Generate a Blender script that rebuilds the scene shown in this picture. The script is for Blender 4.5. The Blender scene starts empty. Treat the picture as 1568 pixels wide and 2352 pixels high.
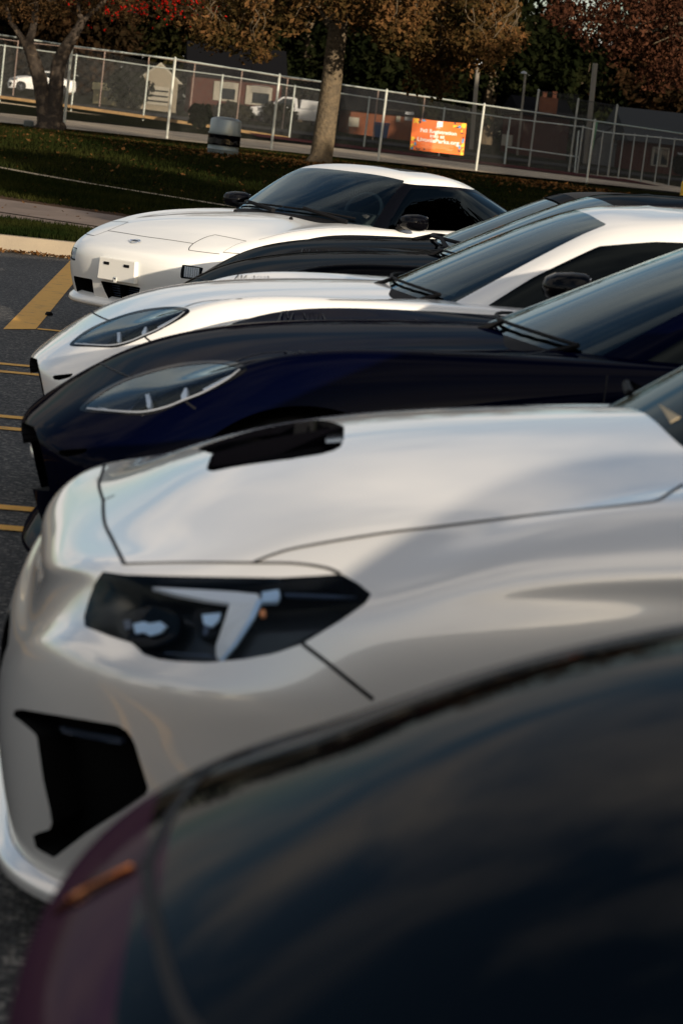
import bpy, bmesh, math, random
import numpy as np
from mathutils import Vector, Matrix
from math import radians, sin, cos, pi, tan

random.seed(7); RNG = np.random.default_rng(11)
scene = bpy.context.scene
COL = scene.collection

# ------------------------------------------------------------------ camera, sky, sun, exposure
CAM_H, CAM_P, CAM_R, CAM_Y = 1.515, radians(8.8), radians(5.9), radians(6.5)
FPX = 85 / 24 * 1568
_fw = np.array([sin(CAM_Y) * cos(CAM_P), cos(CAM_Y) * cos(CAM_P), -sin(CAM_P)])
_r0 = np.array([cos(CAM_Y), -sin(CAM_Y), 0.0]); _u0 = np.cross(_r0, _fw)
_R = cos(CAM_R) * _r0 + sin(CAM_R) * _u0
_U = -sin(CAM_R) * _r0 + cos(CAM_R) * _u0
CAMPOS = np.array([0.0, 0.0, CAM_H])
cam = bpy.data.cameras.new("camera"); camo = bpy.data.objects.new("camera", cam); COL.objects.link(camo)
M = Matrix.Identity(4)
for i in range(3):
    M[i][0] = _R[i]; M[i][1] = _U[i]; M[i][2] = -_fw[i]; M[i][3] = CAMPOS[i]
camo.matrix_world = M
cam.sensor_fit = 'VERTICAL'; cam.sensor_height = 36; cam.sensor_width = 24; cam.lens = 85
cam.clip_start = 0.05; cam.clip_end = 2000
cam.dof.use_dof = True; cam.dof.focus_distance = 17.0; cam.dof.aperture_fstop = 6.7
scene.camera = camo

SUN_EL = 12.0; SUN_AZ = (0.42, -0.91)      # horizontal direction towards the sun
world = bpy.data.worlds.new("World"); scene.world = world; world.use_nodes = True
nt = world.node_tree; nt.nodes.clear()
def wn(t, **k):
    n = nt.nodes.new(t)
    for a, b in k.items(): setattr(n, a, b)
    return n
out = wn('ShaderNodeOutputWorld'); bg = wn('ShaderNodeBackground'); bg.inputs['Strength'].default_value = 0.07
sky = wn('ShaderNodeTexSky', sky_type='NISHITA', sun_disc=False)
sky.sun_elevation = radians(SUN_EL); sky.sun_rotation = math.atan2(SUN_AZ[0], SUN_AZ[1])
sky.air_density = 1.0; sky.dust_density = 1.5; sky.ozone_density = 1.5
tc = wn('ShaderNodeTexCoord')
sep = wn('ShaderNodeSeparateXYZ'); nt.links.new(tc.outputs['Generated'], sep.inputs[0])
# clouds on a flat layer: project the direction on a plane overhead
zc = wn('ShaderNodeMath', operation='MAXIMUM'); zc.inputs[1].default_value = 0.0; nt.links.new(sep.outputs[2], zc.inputs[0])
za = wn('ShaderNodeMath', operation='ADD'); za.inputs[1].default_value = 0.22; nt.links.new(zc.outputs[0], za.inputs[0])
dx = wn('ShaderNodeMath', operation='DIVIDE'); nt.links.new(sep.outputs[0], dx.inputs[0]); nt.links.new(za.outputs[0], dx.inputs[1])
dy = wn('ShaderNodeMath', operation='DIVIDE'); nt.links.new(sep.outputs[1], dy.inputs[0]); nt.links.new(za.outputs[0], dy.inputs[1])
cmb = wn('ShaderNodeCombineXYZ'); nt.links.new(dx.outputs[0], cmb.inputs[0]); nt.links.new(dy.outputs[0], cmb.inputs[1])
noi = wn('ShaderNodeTexNoise'); noi.inputs['Scale'].default_value = 1.15; noi.inputs['Detail'].default_value = 6; noi.inputs['Roughness'].default_value = 0.55; noi.inputs['Distortion'].default_value = 0.5
nt.links.new(cmb.outputs[0], noi.inputs['Vector'])
rmp = wn('ShaderNodeValToRGB'); rmp.color_ramp.elements[0].position = 0.45; rmp.color_ramp.elements[1].position = 0.60
nt.links.new(noi.outputs[0], rmp.inputs[0])
noi2 = wn('ShaderNodeTexNoise'); noi2.inputs['Scale'].default_value = 1.7; noi2.inputs['Detail'].default_value = 3
nt.links.new(cmb.outputs[0], noi2.inputs['Vector'])
ccol = wn('ShaderNodeMix', data_type='RGBA'); ccol.inputs[6].default_value = (3.4, 3.5, 3.9, 1); ccol.inputs[7].default_value = (11.5, 10.2, 8.7, 1)
nt.links.new(noi2.outputs[0], ccol.inputs[0])
mixc = wn('ShaderNodeMix', data_type='RGBA'); nt.links.new(rmp.outputs[0], mixc.inputs[0]); nt.links.new(sky.outputs[0], mixc.inputs[6]); nt.links.new(ccol.outputs[2], mixc.inputs[7])
nt.links.new(mixc.outputs[2], bg.inputs[0]); nt.links.new(bg.outputs[0], out.inputs[0])

sl = bpy.data.lights.new("sun", 'SUN'); sl.energy = 3.5; sl.angle = radians(0.5); sl.color = (1.0, 0.86, 0.68)
so = bpy.data.objects.new("sun", sl); COL.objects.link(so)
_sd = Vector((SUN_AZ[0] * cos(radians(SUN_EL)), SUN_AZ[1] * cos(radians(SUN_EL)), sin(radians(SUN_EL)))).normalized()
so.rotation_euler = _sd.to_track_quat('Z', 'Y').to_euler()
so.location = (10, -20, 20)

scene.view_settings.view_transform = 'Standard'; scene.view_settings.look = 'None'
scene.view_settings.gamma = 1.0; scene.view_settings.use_curve_mapping = False
scene.view_settings.exposure = 0.85
scene.render.engine = 'CYCLES'
scene.cycles.max_bounces = 8; scene.cycles.transparent_max_bounces = 16; scene.cycles.caustics_reflective = False; scene.cycles.caustics_refractive = False

# ------------------------------------------------------------------ photo geometry helpers
def ray(px, py):
    return CAMPOS, _fw + _R * (px - 784) / FPX - _U * (py - 1176) / FPX
def at_depth(px, py, D):
    c, d = ray(px, py); return c + d * D
def at_z(px, py, z):
    c, d = ray(px, py); return c + d * ((z - c[2]) / d[2])
def project(P):
    d = np.asarray(P, float) - CAMPOS; z = d @ _fw
    return np.stack([784 + FPX * (d @ _R) / z, 1176 - FPX * (d @ _U) / z], -1)

# ------------------------------------------------------------------ materials
def mat(name, col, rough=0.5, metal=0.0, coat=0.0, coat_r=0.03, noise=None, bump=None, spec=0.5, emit=None):
    m = bpy.data.materials.new(name); m.use_nodes = True
    n = m.node_tree; b = n.nodes['Principled BSDF']
    b.inputs['Base Color'].default_value = (*col, 1); b.inputs['Roughness'].default_value = rough
    b.inputs['Metallic'].default_value = metal; b.inputs['Coat Weight'].default_value = coat
    b.inputs['Coat Roughness'].default_value = coat_r; b.inputs['Specular IOR Level'].default_value = spec
    if emit: b.inputs['Emission Color'].default_value = (*emit[:3], 1); b.inputs['Emission Strength'].default_value = emit[3]
    if noise:                                   # (scale, second colour, detail, low, high)
        sc, c2, det, lo, hi = noise
        t = n.nodes.new('ShaderNodeTexCoord'); t1 = n.nodes.new('ShaderNodeTexNoise'); r = n.nodes.new('ShaderNodeValToRGB')
        t1.inputs['Scale'].default_value = sc; t1.inputs['Detail'].default_value = det; t1.inputs['Roughness'].default_value = 0.65
        n.links.new(t.outputs['Object'], t1.inputs['Vector']); n.links.new(t1.outputs[0], r.inputs[0])
        r.color_ramp.elements[0].position = lo; r.color_ramp.elements[1].position = hi
        r.color_ramp.elements[0].color = (*col, 1); r.color_ramp.elements[1].color = (*c2, 1)
        n.links.new(r.outputs[0], b.inputs['Base Color'])
    if bump:                                    # (scale, strength, distance)
        t = n.nodes.new('ShaderNodeTexCoord'); t1 = n.nodes.new('ShaderNodeTexNoise'); bm_ = n.nodes.new('ShaderNodeBump')
        t1.inputs['Scale'].default_value = bump[0]; t1.inputs['Detail'].default_value = 5
        n.links.new(t.outputs['Object'], t1.inputs['Vector']); n.links.new(t1.outputs[0], bm_.inputs['Height'])
        bm_.inputs['Strength'].default_value = bump[1]; bm_.inputs['Distance'].default_value = bump[2]
        n.links.new(bm_.outputs[0], b.inputs['Normal'])
    return m
def glass_mat(name, tint, ior=1.5, rough=0.0):
    m = bpy.data.materials.new(name); m.use_nodes = True; n = m.node_tree; n.nodes.clear()
    o = n.nodes.new('ShaderNodeOutputMaterial'); mx = n.nodes.new('ShaderNodeMixShader')
    tr = n.nodes.new('ShaderNodeBsdfTransparent'); gl = n.nodes.new('ShaderNodeBsdfGlossy'); fr = n.nodes.new('ShaderNodeFresnel')
    tr.inputs[0].default_value = (*tint, 1); gl.inputs['Roughness'].default_value = rough; gl.inputs[0].default_value = (.80, .96, 1.0, 1); fr.inputs['IOR'].default_value = ior
    n.links.new(fr.outputs[0], mx.inputs[0]); n.links.new(tr.outputs[0], mx.inputs[1]); n.links.new(gl.outputs[0], mx.inputs[2]); n.links.new(mx.outputs[0], o.inputs[0])
    return m
MT = {}
MT['paint_silver'] = mat('paint_silver_white', (.71, .70, .675), .28, 0.25, 1.0)
MT['paint_white'] = mat('paint_pearl_white', (.78, .77, .745), .35, 0, 1.0)
MT['paint_bright'] = mat('paint_bright_white', (.83, .82, .78), .4, 0, .8)
MT['paint_blue'] = mat('paint_deep_blue', (.0004, .0009, .0075), .5, 0.0, .11, .02, spec=0)
MT['paint_black'] = mat('paint_blue_black', (.0006, .0009, .002), .5, 0, .11, .02, spec=0)
MT['paint_navy'] = mat('paint_dark_navy', (.0006, .0014, .0028), .5, 0, .22, .04, spec=0)
MT['bumper_plum'] = mat('bumper_dark_plum', (.050, .020, .038), .45, 0.0, .10, .08, spec=0)  # bumper tone, set apart from the navy body
MT['black_gloss'] = mat('black_gloss', (.002, .002, .003), .15, 0, .35, spec=0)
MT['black'] = mat('black_plastic', (.004, .004, .005), .75, spec=.15)
MT['void'] = mat('black_void', (.002, .002, .002), .9, spec=.1)
MT['gap'] = mat('panel_gap_rubber', (.008, .008, .010), .7, spec=.2)
MT['glass'] = glass_mat('windscreen_glass', (.30, .36, .36), 1.38)
MT['glass_dark'] = glass_mat('tinted_glass', (.015, .017, .018), 1.28)
MT['lens'] = glass_mat('lamp_lens', (.84, .88, .92), 1.16); MT['glass_clear'] = glass_mat('hatch_screen', (.70, .80, .80), 1.42); MT['lamp_rim'] = mat('lamp_rim_grey', (.30, .32, .35), .3, .2); MT['blue_gleam'] = mat('lamp_blue_gleam', (.55, .75, .98), .3); MT['glass_black'] = glass_mat('dark_screen', (.02, .02, .022), 1.12); MT['duct'] = mat('duct_gloss', (.010, .012, .015), .2, 0, .35); MT['lens_grey'] = glass_mat('lamp_lens_grey', (.86, .91, .96), 1.22)  # pale blue paints the fringe and reflections in the saloon headlight
MT['lens_amber'] = mat('lens_smoked_red', (.035, .006, .003), .3, 0, .15, spec=0)
MT['amber'] = mat('amber_patch', (.75, .27, .09), .4, .0, .2)
MT['chrome'] = mat('chrome', (.80, .82, .85), .15, 1.0); MT['led'] = mat('led_bar', (.93, .96, 1.0), .35, .0)
MT['reflector'] = mat('lamp_reflector', (.93, .95, .97), .4, .0, bump=(220, .5, .01))
MT['housing'] = mat('lamp_housing', (.010, .011, .013), .25)
MT['housing_grey'] = mat('lamp_housing_grey', (.055, .075, .115), .25, .3)
MT['tyre'] = mat('tyre_rubber', (.012, .012, .012), .85)
MT['rim'] = mat('alloy_rim', (.30, .30, .31), .35, .8)
MT['cabin'] = mat('cabin_dark', (.010, .012, .013), .8)
MT['seat'] = mat('seat_fabric', (.045, .058, .065), .9)
MT['white_text'] = mat('white_print', (.85, .85, .83), .6)
MT['plate'] = mat('plate_holder_white', (.78, .76, .70), .45)
MT['cloth_top'] = mat('soft_top_cloth', (.006, .006, .007), .85)

for n_ in ('paint_silver', 'paint_white'): MT[n_].node_tree.nodes['Principled BSDF'].inputs['Coat IOR'].default_value = 1.9 if n_ == 'paint_silver' else 1.7
# ------------------------------------------------------------------ object helpers
def thing(name, label, cat, loc=(0, 0, 0), rotz=0.0, group=None):
    o = bpy.data.objects.new(name, None); COL.objects.link(o); o.empty_display_size = .2
    o.location = loc; o.rotation_euler = (0, 0, rotz); o['label'] = label; o['category'] = cat
    if group: o['group'] = group
    return o
def mobj(name, verts, faces, m, parent=None, normals=None, smooth=False, link_obj=False):
    me = bpy.data.meshes.new(name); me.from_pydata([tuple(map(float, v)) for v in verts], [], [tuple(map(int, f)) for f in faces])
    if smooth or normals is not None:
        me.polygons.foreach_set('use_smooth', np.ones(len(me.polygons), bool))
    me.update()
    if normals is not None:
        me.normals_split_custom_set_from_vertices([tuple(map(float, v)) for v in normals])
    me.materials.append(m)
    o = bpy.data.objects.new(name, me); COL.objects.link(o)
    if parent is not None: o.parent = parent
    return o
class MB:
    """collects simple solids into one mesh"""
    def __init__(s): s.v = []; s.f = []
    def add(s, v, f):
        k = len(s.v); s.v += [tuple(p) for p in v]; s.f += [tuple(i + k for i in q) for q in f]; return s
    def box(s, c, d, rz=0.0, lean=0.0):
        x, y, z = d[0] / 2, d[1] / 2, d[2] / 2; pts = []
        for sx, sy, sz in ((-1,-1,-1),(1,-1,-1),(1,1,-1),(-1,1,-1),(-1,-1,1),(1,-1,1),(1,1,1),(-1,1,1)):
            a, b = sx * x, sy * y
            pts.append((c[0] + a * cos(rz) - b * sin(rz) + lean * sz * z, c[1] + a * sin(rz) + b * cos(rz), c[2] + sz * z))
        return s.add(pts, [(0,3,2,1),(4,5,6,7),(0,1,5,4),(1,2,6,5),(2,3,7,6),(3,0,4,7)])
    def tube(s, pts, r, n=8, cap=True):
        pts = [np.array(p, float) for p in pts]; rs = r if hasattr(r, '__len__') else [r] * len(pts)
        rings = []; up = None
        for i, p in enumerate(pts):
            t = (pts[min(i + 1, len(pts) - 1)] - pts[max(i - 1, 0)]); t = t / (np.linalg.norm(t) + 1e-9)
            if up is None:
                a = np.array([0, 0, 1.]) if abs(t[2]) < .9 else np.array([1., 0, 0])
            else: a = up
            b = np.cross(t, a); b /= np.linalg.norm(b) + 1e-9; up = np.cross(b, t)
            rings.append([p + rs[i] * (cos(2 * pi * k / n) * b + sin(2 * pi * k / n) * up) for k in range(n)])
        v = [q for R in rings for q in R]; f = []
        for i in range(len(pts) - 1):
            for k in range(n):
                a, b = i * n + k, i * n + (k + 1) % n
                f.append((a, b, b + n, a + n))
        if cap: f.append(tuple(range(n - 1, -1, -1))); f.append(tuple((len(pts) - 1) * n + k for k in range(n)))
        return s.add(v, f)
    def lathe(s, prof, c=(0, 0, 0), n=24, axis='z'):
        v = []; f = []
        for r, h in prof:
            for k in range(n):
                a = 2 * pi * k / n
                p = (r * cos(a), r * sin(a), h) if axis == 'z' else (r * cos(a), h, r * sin(a))
                v.append((c[0] + p[0], c[1] + p[1], c[2] + p[2]))
        for i in range(len(prof) - 1):
            for k in range(n):
                a, b = i * n + k, i * n + (k + 1) % n
                f.append((a, b, b + n, a + n) if axis == 'z' else (a, a + n, b + n, b))
        return s.add(v, f)
    def prism(s, poly, h0, h1, plane='xz'):
        """poly in a plane, extruded along the third axis"""
        n = len(poly); v = []
        for h in (h0, h1):
            for a, b in poly: v.append((a, h, b) if plane == 'xz' else ((a, b, h) if plane == 'xy' else (h, a, b)))
        f = [tuple(range(n)), tuple(range(2 * n - 1, n - 1, -1))] + [(i, i + n, (i + 1) % n + n, (i + 1) % n) for i in range(n)]
        return s.add(v, f)
    def build(s, name, m, parent=None, smooth=False, bevel=0.0):
        o = mobj(name, s.v, s.f, m, parent)
        bm = bmesh.new(); bm.from_mesh(o.data)
        bmesh.ops.recalc_face_normals(bm, faces=bm.faces[:])
        if bevel: bmesh.ops.bevel(bm, geom=bm.edges[:], offset=bevel, segments=2, affect='EDGES', profile=.6)
        bm.to_mesh(o.data); bm.free()
        if smooth: o.data.polygons.foreach_set('use_smooth', np.ones(len(o.data.polygons), bool)); o.data.set_sharp_from_angle(angle=radians(40))
        return o
def crom(pts, n=8, closed=False):
    """Catmull-Rom through 2-D points"""
    P = np.array(pts, float); m = len(P); outp = []
    rng = range(m if closed else m - 1)
    for i in rng:
        g = (lambda k: P[k % m]) if closed else (lambda k: P[min(max(k, 0), m - 1)])
        a, b, c, d = g(i - 1), g(i), g(i + 1), g(i + 2)
        for j in range(n):
            t = j / n
            outp.append(.5 * ((2 * b) + (c - a) * t + (2 * a - 5 * b + 4 * c - d) * t * t + (3 * b - a - 3 * c + d) * t ** 3))
    if not closed: outp.append(P[-1])
    return np.array(outp)
def poly_sdf(Q, poly):
    """signed distance to a polygon, negative inside"""
    poly = np.asarray(poly, float); a = poly; b = np.roll(poly, -1, 0)
    d2 = np.full(len(Q), 1e18); ins = np.zeros(len(Q), bool)
    for (ax, ay), (bx, by) in zip(a, b):
        ex, ey = bx - ax, by - ay; L = ex * ex + ey * ey + 1e-18
        t = np.clip(((Q[:, 0] - ax) * ex + (Q[:, 1] - ay) * ey) / L, 0, 1)
        d2 = np.minimum(d2, (Q[:, 0] - ax - t * ex) ** 2 + (Q[:, 1] - ay - t * ey) ** 2)
        c = (ay > Q[:, 1]) != (by > Q[:, 1])
        ins ^= c & (Q[:, 0] < (bx - ax) * (Q[:, 1] - ay) / (by - ay + 1e-18) + ax)
    return np.where(ins, -1, 1) * np.sqrt(d2)

# ------------------------------------------------------------------ spline shells for car bodies
def brow(t, n):
    """rows of the uniform cubic basis for parameters t in 0..n-1 over n+2 padded controls"""
    t = np.clip(np.asarray(t, float), 0, n - 1 - 1e-9); i = np.floor(t).astype(int); f = t - i
    B = np.zeros((len(t), n + 2)); r = np.arange(len(t))
    B[r, i] = (1 - f) ** 3 / 6; B[r, i + 1] = (3 * f ** 3 - 6 * f ** 2 + 4) / 6
    B[r, i + 2] = (-3 * f ** 3 + 3 * f ** 2 + 3 * f + 1) / 6; B[r, i + 3] = f ** 3 / 6
    return B
class Shell:
    """half of a car skin: D[u][v] = (x back, y out, z up); near half is at -y in object space"""
    def __init__(s, D, fit=2):
        D = np.array(D, float).transpose(1, 0, 2).copy(); D[..., 1] *= -1      # -> [v][u]
        s.nv, s.nu = D.shape[:2]; P = D.copy()
        for _ in range(fit):
            P += .75 * (D - s._grid(s._pad(P), np.arange(s.nu), np.arange(s.nv)))
        s.C = s._pad(P)
    def _pad(s, P):
        mir = np.array([1, -1, 1.])
        C = np.zeros((P.shape[0] + 2, P.shape[1] + 2, 3)); C[1:-1, 1:-1] = P
        C[1:-1, 0] = P[:, 1] * mir; C[1:-1, -1] = P[:, -2] * mir
        C[0] = 2 * C[1] - C[2]; C[-1] = C[-3] * mir
        return C
    def _grid(s, C, u, v):
        return np.einsum('ia,abk,jb->ijk', brow(v, C.shape[0] - 2), C, brow(u, C.shape[1] - 2))
    def ev(s, u, v):
        Bu, Bv = brow(np.clip(u, 0, s.nu - 1), s.nu), brow(np.clip(v, 0, s.nv - 1), s.nv)
        return np.einsum('na,abk,nb->nk', Bv, s.C, Bu, optimize=True)
    def evn(s, u, v):
        h = 2e-3; u = np.clip(u, 0, s.nu - 1); v = np.clip(v, 0, s.nv - 1)
        du = s.ev(np.minimum(u + h, s.nu - 1), v) - s.ev(np.maximum(u - h, 0), v)
        dv = s.ev(u, np.minimum(v + h, s.nv - 1)) - s.ev(u, np.maximum(v - h, 0))
        n = np.cross(du, dv); L = np.linalg.norm(n, axis=1, keepdims=True)
        bad = L[:, 0] < 1e-10
        n = n / np.maximum(L, 1e-12)
        if bad.any(): n[bad] = (0, 0, 1)
        n[u <= 1e-6, 1] = 0; n /= np.linalg.norm(n, axis=1, keepdims=True) + 1e-12
        return s.ev(u, v), n
    def grid(s, us, vs):
        V, U = np.meshgrid(vs, us, indexing='ij'); s.uv = np.stack([U, V], -1); s.shape = U.shape
        s._refresh(); s.regs = []; s.diag = np.zeros((s.shape[0] - 1, s.shape[1] - 1), int); s.lock = np.zeros(s.shape, bool)
    def _refresh(s):
        f = s.uv.reshape(-1, 2); P = np.empty((len(f), 3)); N = np.empty((len(f), 3))
        for k in range(0, len(f), 20000):
            P[k:k + 20000], N[k:k + 20000] = s.evn(f[k:k + 20000, 0], f[k:k + 20000, 1])
        s.P, s.N = P.reshape(*s.shape, 3), N.reshape(*s.shape, 3)
    def region(s, name, fn):
        """fn(P, N, uv) -> signed field over flat arrays (negative inside); the grid is snapped on its border"""
        phi = fn(s.P.reshape(-1, 3), s.N.reshape(-1, 3), s.uv.reshape(-1, 2)).reshape(s.shape)
        best = np.full(s.shape, 9.); mv = np.zeros((*s.shape, 2))
        for ax in (0, 1):
            a = phi[:-1] if ax == 0 else phi[:, :-1]; b = phi[1:] if ax == 0 else phi[:, 1:]
            sa = (slice(None, -1), slice(None)) if ax == 0 else (slice(None), slice(None, -1))
            sb = (slice(1, None), slice(None)) if ax == 0 else (slice(None), slice(1, None))
            cr = (a * b < 0) & (np.abs(a) < 1e5) & (np.abs(b) < 1e5); t = np.where(cr, a / (a - b + 1e-30), 0)
            d = s.uv[sb] - s.uv[sa]
            toA = cr & ((t < .5) | s.lock[sb]) & ~s.lock[sa]
            w = toA & (t < best[sa]); best[sa] = np.where(w, t, best[sa]); mv[sa] = np.where(w[..., None], d * t[..., None], mv[sa])
            toB = cr & ~toA & ~s.lock[sb]; t2 = 1 - t
            w = toB & (t2 < best[sb]); best[sb] = np.where(w, t2, best[sb]); mv[sb] = np.where(w[..., None], -d * t2[..., None], mv[sb])
        m = best < 1.01
        s.uv[m] += mv[m]; s.lock |= m; phi = np.where(m, 0, phi)
        f = s.uv[m]
        if len(f): s.P[m], s.N[m] = s.evn(f[:, 0], f[:, 1])
        z = phi == 0
        s.diag = np.where(z[:-1, 1:] & z[1:, :-1] & ~(z[:-1, :-1] & z[1:, 1:]), 1, np.where(z[:-1, :-1] & z[1:, 1:], 0, s.diag))
        s.regs.append((name, phi))
    def faces(s, base='body'):
        """label -> (vertex ids, faces)"""
        nv, nu = s.shape; idx = np.arange(nv * nu).reshape(nv, nu)
        a, b, c, d = idx[:-1, :-1].ravel(), idx[:-1, 1:].ravel(), idx[1:, 1:].ravel(), idx[1:, :-1].ravel()
        g = s.diag.ravel()[:, None]
        t1 = np.where(g == 0, np.stack([a, b, c], 1), np.stack([a, b, d], 1)); t2 = np.where(g == 0, np.stack([a, c, d], 1), np.stack([b, c, d], 1))
        L1 = np.zeros(len(a), int); L2 = np.zeros(len(a), int)
        for k, (nm, phi) in enumerate(s.regs):
            p = np.clip(phi.ravel(), -50, 50)
            L1 = np.where((L1 == 0) & (p[t1].sum(1) < 0), k + 1, L1); L2 = np.where((L2 == 0) & (p[t2].sum(1) < 0), k + 1, L2)
        res = {}; names = [base] + [r[0] for r in s.regs]
        for k, nm in enumerate(names):
            q = (L1 == k) & (L2 == k)
            fs = np.stack([a, b, c, d], 1)[q].tolist() + t1[(L1 == k) & (L2 != k)].tolist() + t2[(L2 == k) & (L1 != k)].tolist()
            if fs: res.setdefault(nm, []).extend(fs)
        return res
    def locate(s, Qfn, q, valid=None):
        """surface parameters whose image under Qfn is q (n,2)"""
        P, N, uv = s.P.reshape(-1, 3), s.N.reshape(-1, 3), s.uv.reshape(-1, 2); Q = Qfn(P)
        ok = np.ones(len(P), bool) if valid is None else valid(P, N)
        Qk, uk = Q[ok], uv[ok]
        st = np.array([uk[np.argmin(((Qk - p) ** 2).sum(1))] for p in q]); h = 1e-3
        for _ in range(4):
            e = q - Qfn(s.ev(st[:, 0], st[:, 1])); q0 = Qfn(s.ev(st[:, 0], st[:, 1]))
            ju = (Qfn(s.ev(st[:, 0] + h, st[:, 1])) - q0) / h; jv = (Qfn(s.ev(st[:, 0], st[:, 1] + h)) - q0) / h
            det = ju[:, 0] * jv[:, 1] - ju[:, 1] * jv[:, 0]; det = np.where(np.abs(det) < 1e-9, 1e9, det)
            du = (e[:, 0] * jv[:, 1] - e[:, 1] * jv[:, 0]) / det; dv = (ju[:, 0] * e[:, 1] - ju[:, 1] * e[:, 0]) / det
            st[:, 0] = np.clip(st[:, 0] + np.clip(du, -.15, .15), 0, s.nu - 1); st[:, 1] = np.clip(st[:, 1] + np.clip(dv, -.15, .15), 0, s.nv - 1)
        return st
def compress(P, N, fs):
    ids = sorted({i for f in fs for i in f}); mp = {i: k for k, i in enumerate(ids)}
    return P[ids], N[ids], [tuple(mp[i] for i in f) for f in fs]
MIR = np.array([1, -1, 1.])
def skin(name, sh, fs, m, parent, side='both', off=0.0):
    P, N, F = compress(sh.P.reshape(-1, 3), sh.N.reshape(-1, 3), fs); P = P + N * off
    if side == 'far': P, N, F = P * MIR, N * MIR, [f[::-1] for f in F]
    if side == 'both':
        k = len(P); F = F + [tuple(i + k for i in f[::-1]) for f in F]; P = np.vstack([P, P * MIR]); N = np.vstack([N, N * MIR])
    return mobj(name, P, F, m, parent, normals=N)
def bucket(name, sh, fs, m, parent, side, depth, shrink=0.0, direction=None):
    """walls and floor of a recess below a region of the skin"""
    P, N, F = compress(sh.P.reshape(-1, 3), sh.N.reshape(-1, 3), fs)
    d = -N * depth if direction is None else np.tile(np.array(direction) * depth, (len(P), 1))
    c = P.mean(0); B = P + d; B = B + (c + d.mean(0) - B) * shrink
    cnt = {}
    for f in F:
        for i in range(len(f)):
            e = (f[i], f[(i + 1) % len(f)]); k = tuple(sorted(e)); cnt.setdefault(k, []).append(e)
    k = len(P); V = np.vstack([P, B]); FF = [tuple(i + k for i in f) for f in F] + [(e[0][0], e[0][1], e[0][1] + k, e[0][0] + k)[::-1] for e in cnt.values() if len(e) == 1]
    if side == 'far': V = V * MIR; FF = [f[::-1] for f in FF]
    if side == 'both': n = len(V); FF = FF + [tuple(i + n for i in f[::-1]) for f in FF]; V = np.vstack([V, V * MIR])
    o = mobj(name, V, FF, m, parent); return o
def ribbon(P, N, w, eps=.0012):
    T = np.gradient(P, axis=0); T /= np.linalg.norm(T, axis=1, keepdims=True) + 1e-12
    S = np.cross(N, T); S /= np.linalg.norm(S, axis=1, keepdims=True) + 1e-12
    w = np.asarray(w) * np.ones(len(P)); a = P + S * w[:, None] / 2 + N * eps; b = P - S * w[:, None] / 2 + N * eps
    V = np.empty((2 * len(P), 3)); V[0::2] = a; V[1::2] = b
    return V, [(2 * i, 2 * i + 1, 2 * i + 3, 2 * i + 2) for i in range(len(P) - 1)]
def gaps(sh, curves, Qfn, valid, w, parent, m=None, name='panel_gap', both=True, eps=.0012):
    mb = MB()
    for c in curves:
        ww = w
        if isinstance(c, tuple): c, ww = c
        q = crom(c, 10); st = sh.locate(Qfn, q, valid); P, N = sh.evn(st[:, 0], st[:, 1])
        V, F = ribbon(P, N, ww, eps); mb.add(V, F)
        if both: mb.add(V * MIR, [f[::-1] for f in F])
    return mobj(name, mb.v, mb.f, m or MT['gap'], parent, smooth=True)
def patch_solid(name, sh, Qfn, valid, poly, m, parent, off, thick, both=True, curve=False):
    """a small solid whose outline is poly on the skin, sunk by off and thick deep"""
    q = np.array(poly, float)
    if curve: q = crom(q, 6, True)
    else:
        q = np.vstack([np.linspace(q[i], q[(i + 1) % len(q)], 5)[:-1] for i in range(len(q))])
    st = sh.locate(Qfn, q, valid); P, N = sh.evn(st[:, 0], st[:, 1]); Nm = N.mean(0); Nm /= np.linalg.norm(Nm)
    A = P + Nm * off; B = A - Nm * thick; n = len(A); mb = MB()
    V = np.vstack([A, B]); F = [tuple(range(n)), tuple(range(2 * n - 1, n - 1, -1))] + [(i, (i + 1) % n, (i + 1) % n + n, i + n) for i in range(n)]
    mb.add(V, F)
    if both: mb.add(V * MIR, [f[::-1] for f in F])
    return mb.build(name, m, parent)
def pxmap(loc, rz):
    c, s_ = cos(rz), sin(rz); Rm = np.array([[c, -s_, 0], [s_, c, 0], [0, 0, 1.]]); L = np.array(loc)
    Q = lambda P: project(P @ Rm.T + L)
    def valid(P, N):
        W = P @ Rm.T + L; n = N @ Rm.T; return ((CAMPOS - W) * n).sum(1) > 0.0
    return Q, valid
def pxregion(Q, valid, poly, smooth=True, n=6):
    pl = crom(poly, n, True) if smooth else np.array(poly, float)
    def fn(P, N, uv):
        r = np.full(len(P), 1e6); q = Q(P); lo, hi = pl.min(0) - 60, pl.max(0) + 60
        k = valid(P, N) & (q > lo).all(1) & (q < hi).all(1)
        r[k] = poly_sdf(q[k], pl); return r
    return fn
# ------------------------------------------------------------------ cars
def uc(ox, oy, sc):
    """points read off a zoomed crop -> photo units"""
    return lambda pts: [((ox + x / sc) * .6272, (oy + y / sc) * .6272) for x, y in pts]
VS = np.concatenate([np.linspace(0, 1, 9)[:-1], np.linspace(1, 4, 70)[:-1], np.linspace(4, 6, 60)[:-1], np.linspace(6, 7, 16)])
US = np.concatenate([np.linspace(0, 5, 190)[:-1], np.linspace(5, 6.4, 40)[:-1], np.linspace(6.4, 12, 70)])
VW = np.concatenate([np.linspace(0, 1, 9)[:-1], np.linspace(1, 7, 110)[:-1], np.linspace(7, 9, 60)[:-1], np.linspace(9, 10, 16)])
def thin(a, k): return np.concatenate([a[:-1:k], a[-1:]])
XY = lambda P: P[:, :2]
XZ = lambda P: P[:, [0, 2]]
YZ = lambda P: P[:, [1, 2]]
near = lambda P, N: P[:, 1] < 0
def field(fn, mask=None):
    def g(P, N, uv):
        r = fn(P); return r if mask is None else np.where(mask(P, N), r, 1e6)
    return g
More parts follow.
